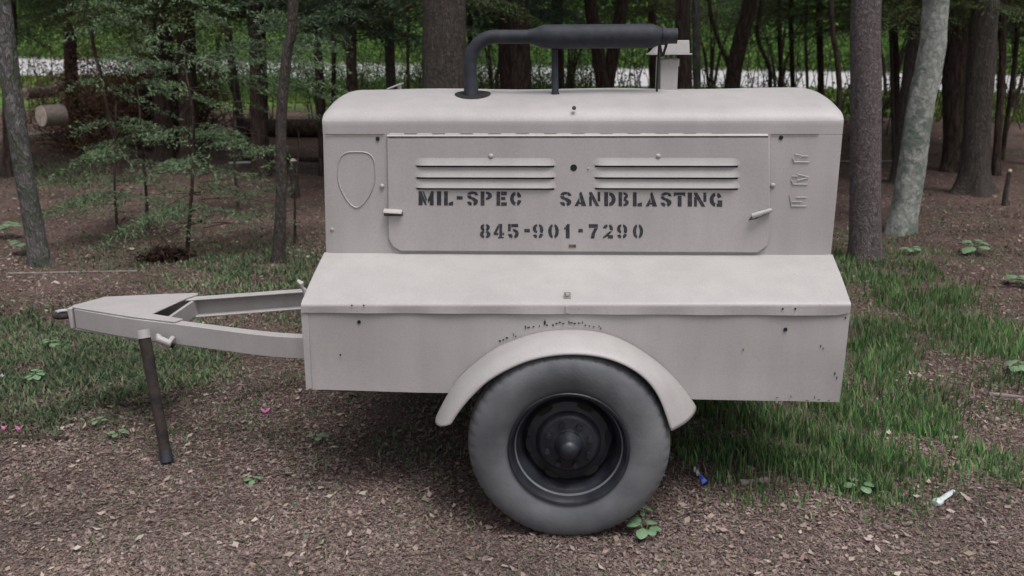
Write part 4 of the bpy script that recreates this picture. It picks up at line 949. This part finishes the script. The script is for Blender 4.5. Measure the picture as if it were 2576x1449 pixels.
# dead brush
def brush(pc, D, rad, n, label, cols, needle=True):
    q = at(pc[0], pc[1], D); g = float(gz(q.x, D)); root = thing('brush_pile', (q.x, D, g), 0, label, 'brush pile')
    mb = MB()
    for k in range(n):
        a = random.uniform(0, 6.3); rr = rad[0] * math.sqrt(random.random()); s = Vector((math.cos(a) * rr, math.sin(a) * rr * .5, random.uniform(0, rad[1] * .5)))
        d = Vector((random.uniform(-1, 1), random.uniform(-.6, .6), random.uniform(-.1, .9))).normalized(); L = random.uniform(.3, .9) * min(1, rad[0] * 1.4)
        mb.tube([s, s + d * L * .5 + Vector((0, 0, .03)), s + d * L], [.007, .005, .002], 4, cap=False)
    obj('twigs', mb, M['darkbark'], root, kind='stuff')
    m_ = n * 60; P = RNG.normal(size=(m_, 3)) * np.array([rad[0] * .55, rad[0] * .35, rad[1] * .42]) + np.array([0, 0, rad[1] * .5]); P[:, 2] = np.abs(P[:, 2])
    L = RNG.uniform(.04, .09, m_)
    mesh_obj('dead_needles', np_mesh('dead_needles', leaf_quads(P, L, L * .22), 4, palette(m_, cols, .4), M['litter']), root, kind='stuff')
DEAD = [(.22, .125, .085), (.17, .10, .07), (.27, .155, .10), (.11, .07, .055)]
brush((290, 275), 15.0, (1.25, 1.15), 520, 'reddish brown dead brush heap at the upper left before the bright road', DEAD)
brush((430, 240), 14.8, (.7, 1.7), 320, 'tall dark brown dead brush around the close pair of trunks', [(.09, .055, .042), (.06, .038, .03), (.13, .08, .055)])
brush((410, 575), 7.1, (.15, .07), 22, 'small dark tuft of dead twigs on the leaf litter left of the trailer', [(.04, .024, .018), (.06, .035, .025)])

# ------------------------------------------------------------------ ground cover
def px_samples(n, x0, x1, y0, y1):
    x = RNG.uniform(x0, x1, n); y = RNG.uniform(y0, y1, n); return x, y, ground_at(x, y)
def litter():
    n = 520000; x, y, P = px_samples(n, -350, 2930, 330, 1700)
    P = P.copy(); D = P[:, 1]
    needle = RNG.uniform(0, 1, n) < .50; big = (~needle) & (RNG.uniform(0, 1, n) < .007)
    L = np.where(needle, RNG.uniform(.015, .045, n), RNG.gamma(2.6, .0040, n).clip(.004, .026)); L = np.where(big, RNG.uniform(.022, .040, n), L)
    L *= np.clip(.75 + .09 * D, 1, 1.6)
    P[:, 2] += RNG.uniform(.001, .010, n) + big * .006
    tl = np.where(needle, .18, .30)
    nn = unit(np.stack([RNG.normal(size=n) * tl, RNG.normal(size=n) * tl, np.ones(n)], -1))
    ax = unit(np.cross(nn, unit(RNG.normal(size=(n, 3))))); sd = np.cross(nn, ax)
    w = np.where(needle, RNG.uniform(.0012, .0026, n) * np.clip(.5 + .2 * D, 1, 3), L * RNG.uniform(.3, .75, n))
    cur = L * np.where(needle, RNG.uniform(0, .06, n), RNG.uniform(-.05, .22, n))
    V = np.stack([P - ax * (L * .5)[:, None] + nn * cur[:, None], P + sd * (w * .5)[:, None], P + ax * (L * .5)[:, None] + nn * (cur * .6)[:, None], P - sd * (w * .5)[:, None]], 1).reshape(-1, 3)
    cols = palette(n, [(.185, .128, .112), (.145, .100, .090), (.205, .148, .130), (.24, .175, .15), (.105, .072, .064), (.19, .118, .098), (.16, .118, .105), (.27, .20, .165)], .18)
    cols[big] = palette(int(big.sum()), [(.26, .19, .15), (.30, .23, .19), (.22, .14, .11), (.34, .27, .23)], .2)
    def sw(a, b, c, d): return np.sin(P[:, 0] * a + 2 * np.sin(P[:, 1] * b)) * np.sin(P[:, 1] * c + 1.5 * np.sin(P[:, 0] * d))
    cols = (cols * .75 + cols.mean(1, keepdims=True) * .25) * 1.22
    cols *= (1 + .20 * sw(1.7, 1.1, 2.3, 1.9) + .16 * sw(7.1, 5.3, 6.7, 4.9))[:, None]
    F = np.array([[0, 1, 3], [1, 2, 3]])
    mesh_obj('leaf_litter', np_mesh('leaf_litter', V, 4, cols, M['litter'], F), kind='stuff', label='brown dead leaf litter covering the ground', category='leaf litter')
litter()
def gauss(x, y, cx, cy, sx, sy, rot=0):
    c, s = math.cos(R(rot)), math.sin(R(rot)); dx, dy = x - cx, y - cy; u = dx * c + dy * s; v = -dx * s + dy * c
    return np.exp(-.4 * ((u / sx) ** 2 + (v / sy) ** 2) ** 1.5)
def grass(name, n, fields, hgt, cols, label, wid=.0028, lean=.55, box=(-300, 2880, 380, 1640)):
    x, y, P = px_samples(n, *box)
    dens = np.zeros(n)
    for f in fields: dens = np.maximum(dens, f[5] * gauss(x, y, *f[:5]))
    patch = .45 + .85 * np.sin(P[:, 0] * 6.1 + 3 * np.sin(P[:, 1] * 3.7)) * np.sin(P[:, 1] * 5.3 + 2 * np.sin(P[:, 0] * 4.9))
    keep = RNG.uniform(0, 1, n) < dens * np.clip(patch + dens * .35, .12, 1)
    P = P[keep]; dn = dens[keep]; m = len(P)
    h = RNG.uniform(.45, 1.1, m) * hgt * (.5 + .6 * dn)
    az = RNG.uniform(0, 2 * math.pi, m); d = np.stack([np.cos(az), np.sin(az), np.zeros(m)], -1); s = np.stack([-np.sin(az), np.cos(az), np.zeros(m)], -1)
    ln = RNG.uniform(.1, 1, m) * lean; w = wid * RNG.uniform(.7, 1.5, m) * (1 + .12 * np.maximum(0, P[:, 1] - 3)); up = np.array([0, 0, 1.0])
    def c(k, sgn, ww): return P + d * (h * ln * k * k)[:, None] + up * (h * k * (1 - .3 * ln * k))[:, None] + s * (sgn * w * ww)[:, None]
    V = np.stack([c(0, -1, 1), c(0, 1, 1), c(.5, 1, .85), c(.5, -1, .85), c(1, 0, 0)], 1).reshape(-1, 3)
    cl = palette(m, cols, .3) * (1 + .28 * np.sin(P[:, 0] * 3.1 + 2 * np.sin(P[:, 1] * 2.2)) * np.sin(P[:, 1] * 3.7 + P[:, 0]))[:, None]
    wild = RNG.uniform(0, 1, m) < .06; h = np.where(wild, h * 1.7, h)
    idx = np.array([0, 1, 2, 0, 2, 3, 3, 2, 4]).reshape(3, 3)
    return mesh_obj(name, np_mesh(name, V, 5, cl, M['grass'], idx), kind='stuff', label=label, category='grass')
GR = [(.085, .18, .07), (.12, .24, .085), (.16, .29, .09), (.18, .27, .12), (.065, .13, .055), (.12, .23, .085), (.14, .26, .085), (.09, .19, .075), (.28, .25, .17), (.22, .20, .13)]
GRL = [(.09, .155, .075), (.13, .20, .10), (.07, .12, .06), (.18, .22, .13), (.20, .16, .12)]
grass('grass', 520000, [(2030, 1100, 235, 105, 10, 1.0), (2210, 880, 70, 80, 0, .9), (2330, 760, 150, 70, 25, .85), (2190, 690, 110, 45, 10, .8), (2480, 850, 110, 55, 20, .8), (1800, 1020, 90, 60, 0, .8), (2230, 1070, 170, 90, 0, .6), (2420, 1180, 170, 70, 0, .28), (2560, 960, 60, 60, 0, .5)], .095, GR, 'lush green grass growing under and right of the trailer')
grass('low_ground_cover', 560000, [(170, 930, 230, 100, -8, 1.1), (450, 900, 130, 80, 0, .9), (60, 820, 130, 50, 0, .8), (650, 700, 190, 75, 0, 1.0), (300, 650, 200, 45, 0, .45), (900, 980, 700, 120, 0, .16), (160, 440, 100, 34, 0, 1.3), (660, 820, 130, 40, 0, .6), (950, 1120, 200, 60, 0, .14), (2400, 600, 220, 80, 0, .22), (1288, 1250, 1400, 250, 0, .025), (2400, 1250, 200, 60, 0, .15)], .050, GRL, 'short green weeds and moss patches on the leaf litter at the left', wid=.0034, lean=1.1)
grass('lawn', 160000, [(2000, 262, 900, 22, 1, 1.0), (500, 212, 420, 14, 1, .9), (1500, 245, 700, 16, 0, .9)], .16, [(.14, .21, .05), (.18, .27, .06), (.10, .16, .04)], 'bright yellow green grass strip along the near edge of the road', wid=.012, box=(-300, 2880, 190, 330))

# weeds and small things
def weed(px, py, r, n, label, name='broadleaf_weed', h=.05, m='weed'):
    p = Vector(ground_at(px, py)); root = thing(name, p, 0, label, 'weed')
    for k in range(n):
        a = 2 * math.pi * k / n + random.uniform(-.3, .3); rr = r * random.uniform(.75, 1.1); mb = MB()
        tilt = random.uniform(.15, .6); c = Vector((math.cos(a) * rr * .35, math.sin(a) * rr * .35, h * random.uniform(.6, 1.1)))
        d = Vector((math.cos(a), math.sin(a), tilt)).normalized(); s = Vector((-math.sin(a), math.cos(a), 0)); nn = d.cross(s)
        K = 8; vs = []
        for i in range(K + 1):
            t = i / K; w = rr * .42 * math.sin(math.pi * min(1, t * .93 + .05)) ** .7; q = c + d * rr * t - Vector((0, 0, rr * .55 * t * t))
            vs += [q - s * w - nn * w * .25, q, q + s * w - nn * w * .25]
        mb.add(vs, [(i * 3 + j, i * 3 + j + 1, i * 3 + j + 4, i * 3 + j + 3) for i in range(K) for j in range(2)])
        obj('leaf', mb, M[m], root)
        obj('stalk', MB().tube([(0, 0, 0), c], .0015, 5), M[m], root)
weed(1622, 1352, .052, 6, 'light green broad leaved weed at the foot of the tyre')
weed(1618, 1300, .026, 4, 'small darker leaved weed just behind the light green one at the tyre', h=.03)
weed(2160, 1240, .05, 4, 'bright green weed at the lower edge of the tall grass', h=.04)
weed(2450, 640, .10, 9, 'bright green leafy plant on the leaf litter right of the pale tree', h=.10)
weed(2290, 640, .07, 6, 'leafy green plant at the foot of the pale mottled tree', h=.06)
weed(2560, 720, .08, 7, 'green leafy plant at the right edge behind the grass', h=.08)
weed(2565, 940, .07, 7, 'bright green leafy plant at the right edge of the grass', h=.07)
weed(60, 640, .10, 9, 'pale green leafy weed at the foot of the leaning grey trunk', h=.12)
weed(20, 600, .11, 8, 'green leafy weed at the left edge behind the leaning trunk', h=.14)
weed(710, 1040, .030, 2, 'single flat green leaf beside the pink petal under the drawbar', h=.01)
weed(300, 1105, .04, 4, 'small green sprout left of the jack foot', h=.04)
weed(250, 1075, .035, 4, 'small green sprout beside the dark stick', h=.04)
weed(800, 1118, .04, 4, 'small sprout on the bare litter left of the tyre', h=.05)
weed(640, 1215, .03, 4, 'tiny green sprout in the foreground litter', h=.02)
weed(130, 880, .045, 7, 'pale clover like weed in the green patch at the left', h=.06)
weed(90, 965, .045, 7, 'pale green weed at the near edge of the left green patch', h=.06)
def petal(px, py, r, label):
    p = Vector(ground_at(px, py)); mb = MB(); vs = [(0, 0, .012)]
    for k in range(10):
        a = 2 * math.pi * k / 10; rr = r * (1 + .25 * math.sin(a * 3 + px)); vs.append((math.cos(a) * rr, math.sin(a) * rr * .8, .014 + .010 * math.sin(a * 2 + 1)))
    mb.add(vs, [(0, k + 1, (k + 1) % 10 + 1) for k in range(10)])
    o = obj('flower_petal', mb, M['petal'], label=label, category='petal', group='pink petals on the ground'); o.location = p
petal(12, 1080, .018, 'pink petal at the very left edge, left of its neighbour'); petal(50, 1080, .022, 'larger pink petal near the left edge above a dark stick'); petal(668, 1038, .020, 'pink petal on the litter between jack leg and tyre')
# blue wrapper, crumpled
def wrapper():
    a, b, c = (Vector(ground_at(*q)) for q in ((1745, 1187), (1762, 1208), (1778, 1228)))
    mb = MB(); root = thing('plastic_wrapper', b, 0, 'crumpled blue and white plastic wrapper on the ground right of the tyre', 'wrapper')
    def strip(p0, p1, w, nm, m):
        d = (p1 - p0); L = d.length; d.normalize(); s = Vector((-d.y, d.x, 0)); mb = MB(); K = 7; vs = []
        for i in range(K + 1):
            t = i / K; q = p0 + d * L * t - b
            ww = w * (.5 + .5 * math.sin(t * math.pi)); z = .014 + .008 * math.sin(i * 2.1)
            vs += [q - s * ww + Vector((0, 0, z)), q + Vector((0, 0, z + .008 + random.uniform(-.003, .004))), q + s * ww + Vector((0, 0, z - .004))]
        mb.add(vs, [(i * 3 + j, i * 3 + j + 1, i * 3 + j + 4, i * 3 + j + 3) for i in range(K) for j in range(2)]); obj(nm, mb, M[m], root, smooth=20)
    strip(b, c, .013, 'blue_part', 'blueplastic'); strip(a, b, .008, 'white_part', 'whiteplastic')
wrapper()
def bottle():
    a, b = Vector(ground_at(2352, 1275)), Vector(ground_at(2398, 1243)); root = thing('plastic_tube', a, 0, 'small crushed white plastic tube with a wider end, lower right on the litter', 'tube')
    d = b - a; L = d.length; d.normalize(); z = Vector((0, 0, .014))
    obj('wide_end', MB().tube([z, z + d * .008, z + d * .026, z + d * .032], [.012, .018, .018, .012], 14, squash=.8, jit=.06), M['whiteplastic'], root)
    obj('body', MB().tube([z + d * .030, z + d * L * .7, z + d * L], [.0115, .011, .008], 12, squash=.6, jit=.08), M['whiteplastic'], root)
bottle()
def scrap(px, py, r, label, m='whiteplastic'):
    p = Vector(ground_at(px, py)); mb = MB().tube([(-r, 0, .004), (-r * .3, .3 * r, r * .5), (r * .5, 0, r * .35), (r, -.2 * r, .003)], [r * .3, r * .6, r * .5, r * .2], 7, jit=.3, squash=.5)
    o = obj('paper_scrap', mb, M[m], smooth=20, label=label, category='litter scrap'); o.location = p
scrap(8, 955 - 5, .02, 'tiny pale scrap at the left edge of the litter'); scrap(2562, 803, .012, 'tiny white scrap in the grass at the right edge'); scrap(140, 905 - 190, .03, 'pale stone like scrap behind the coupling', 'palewood')
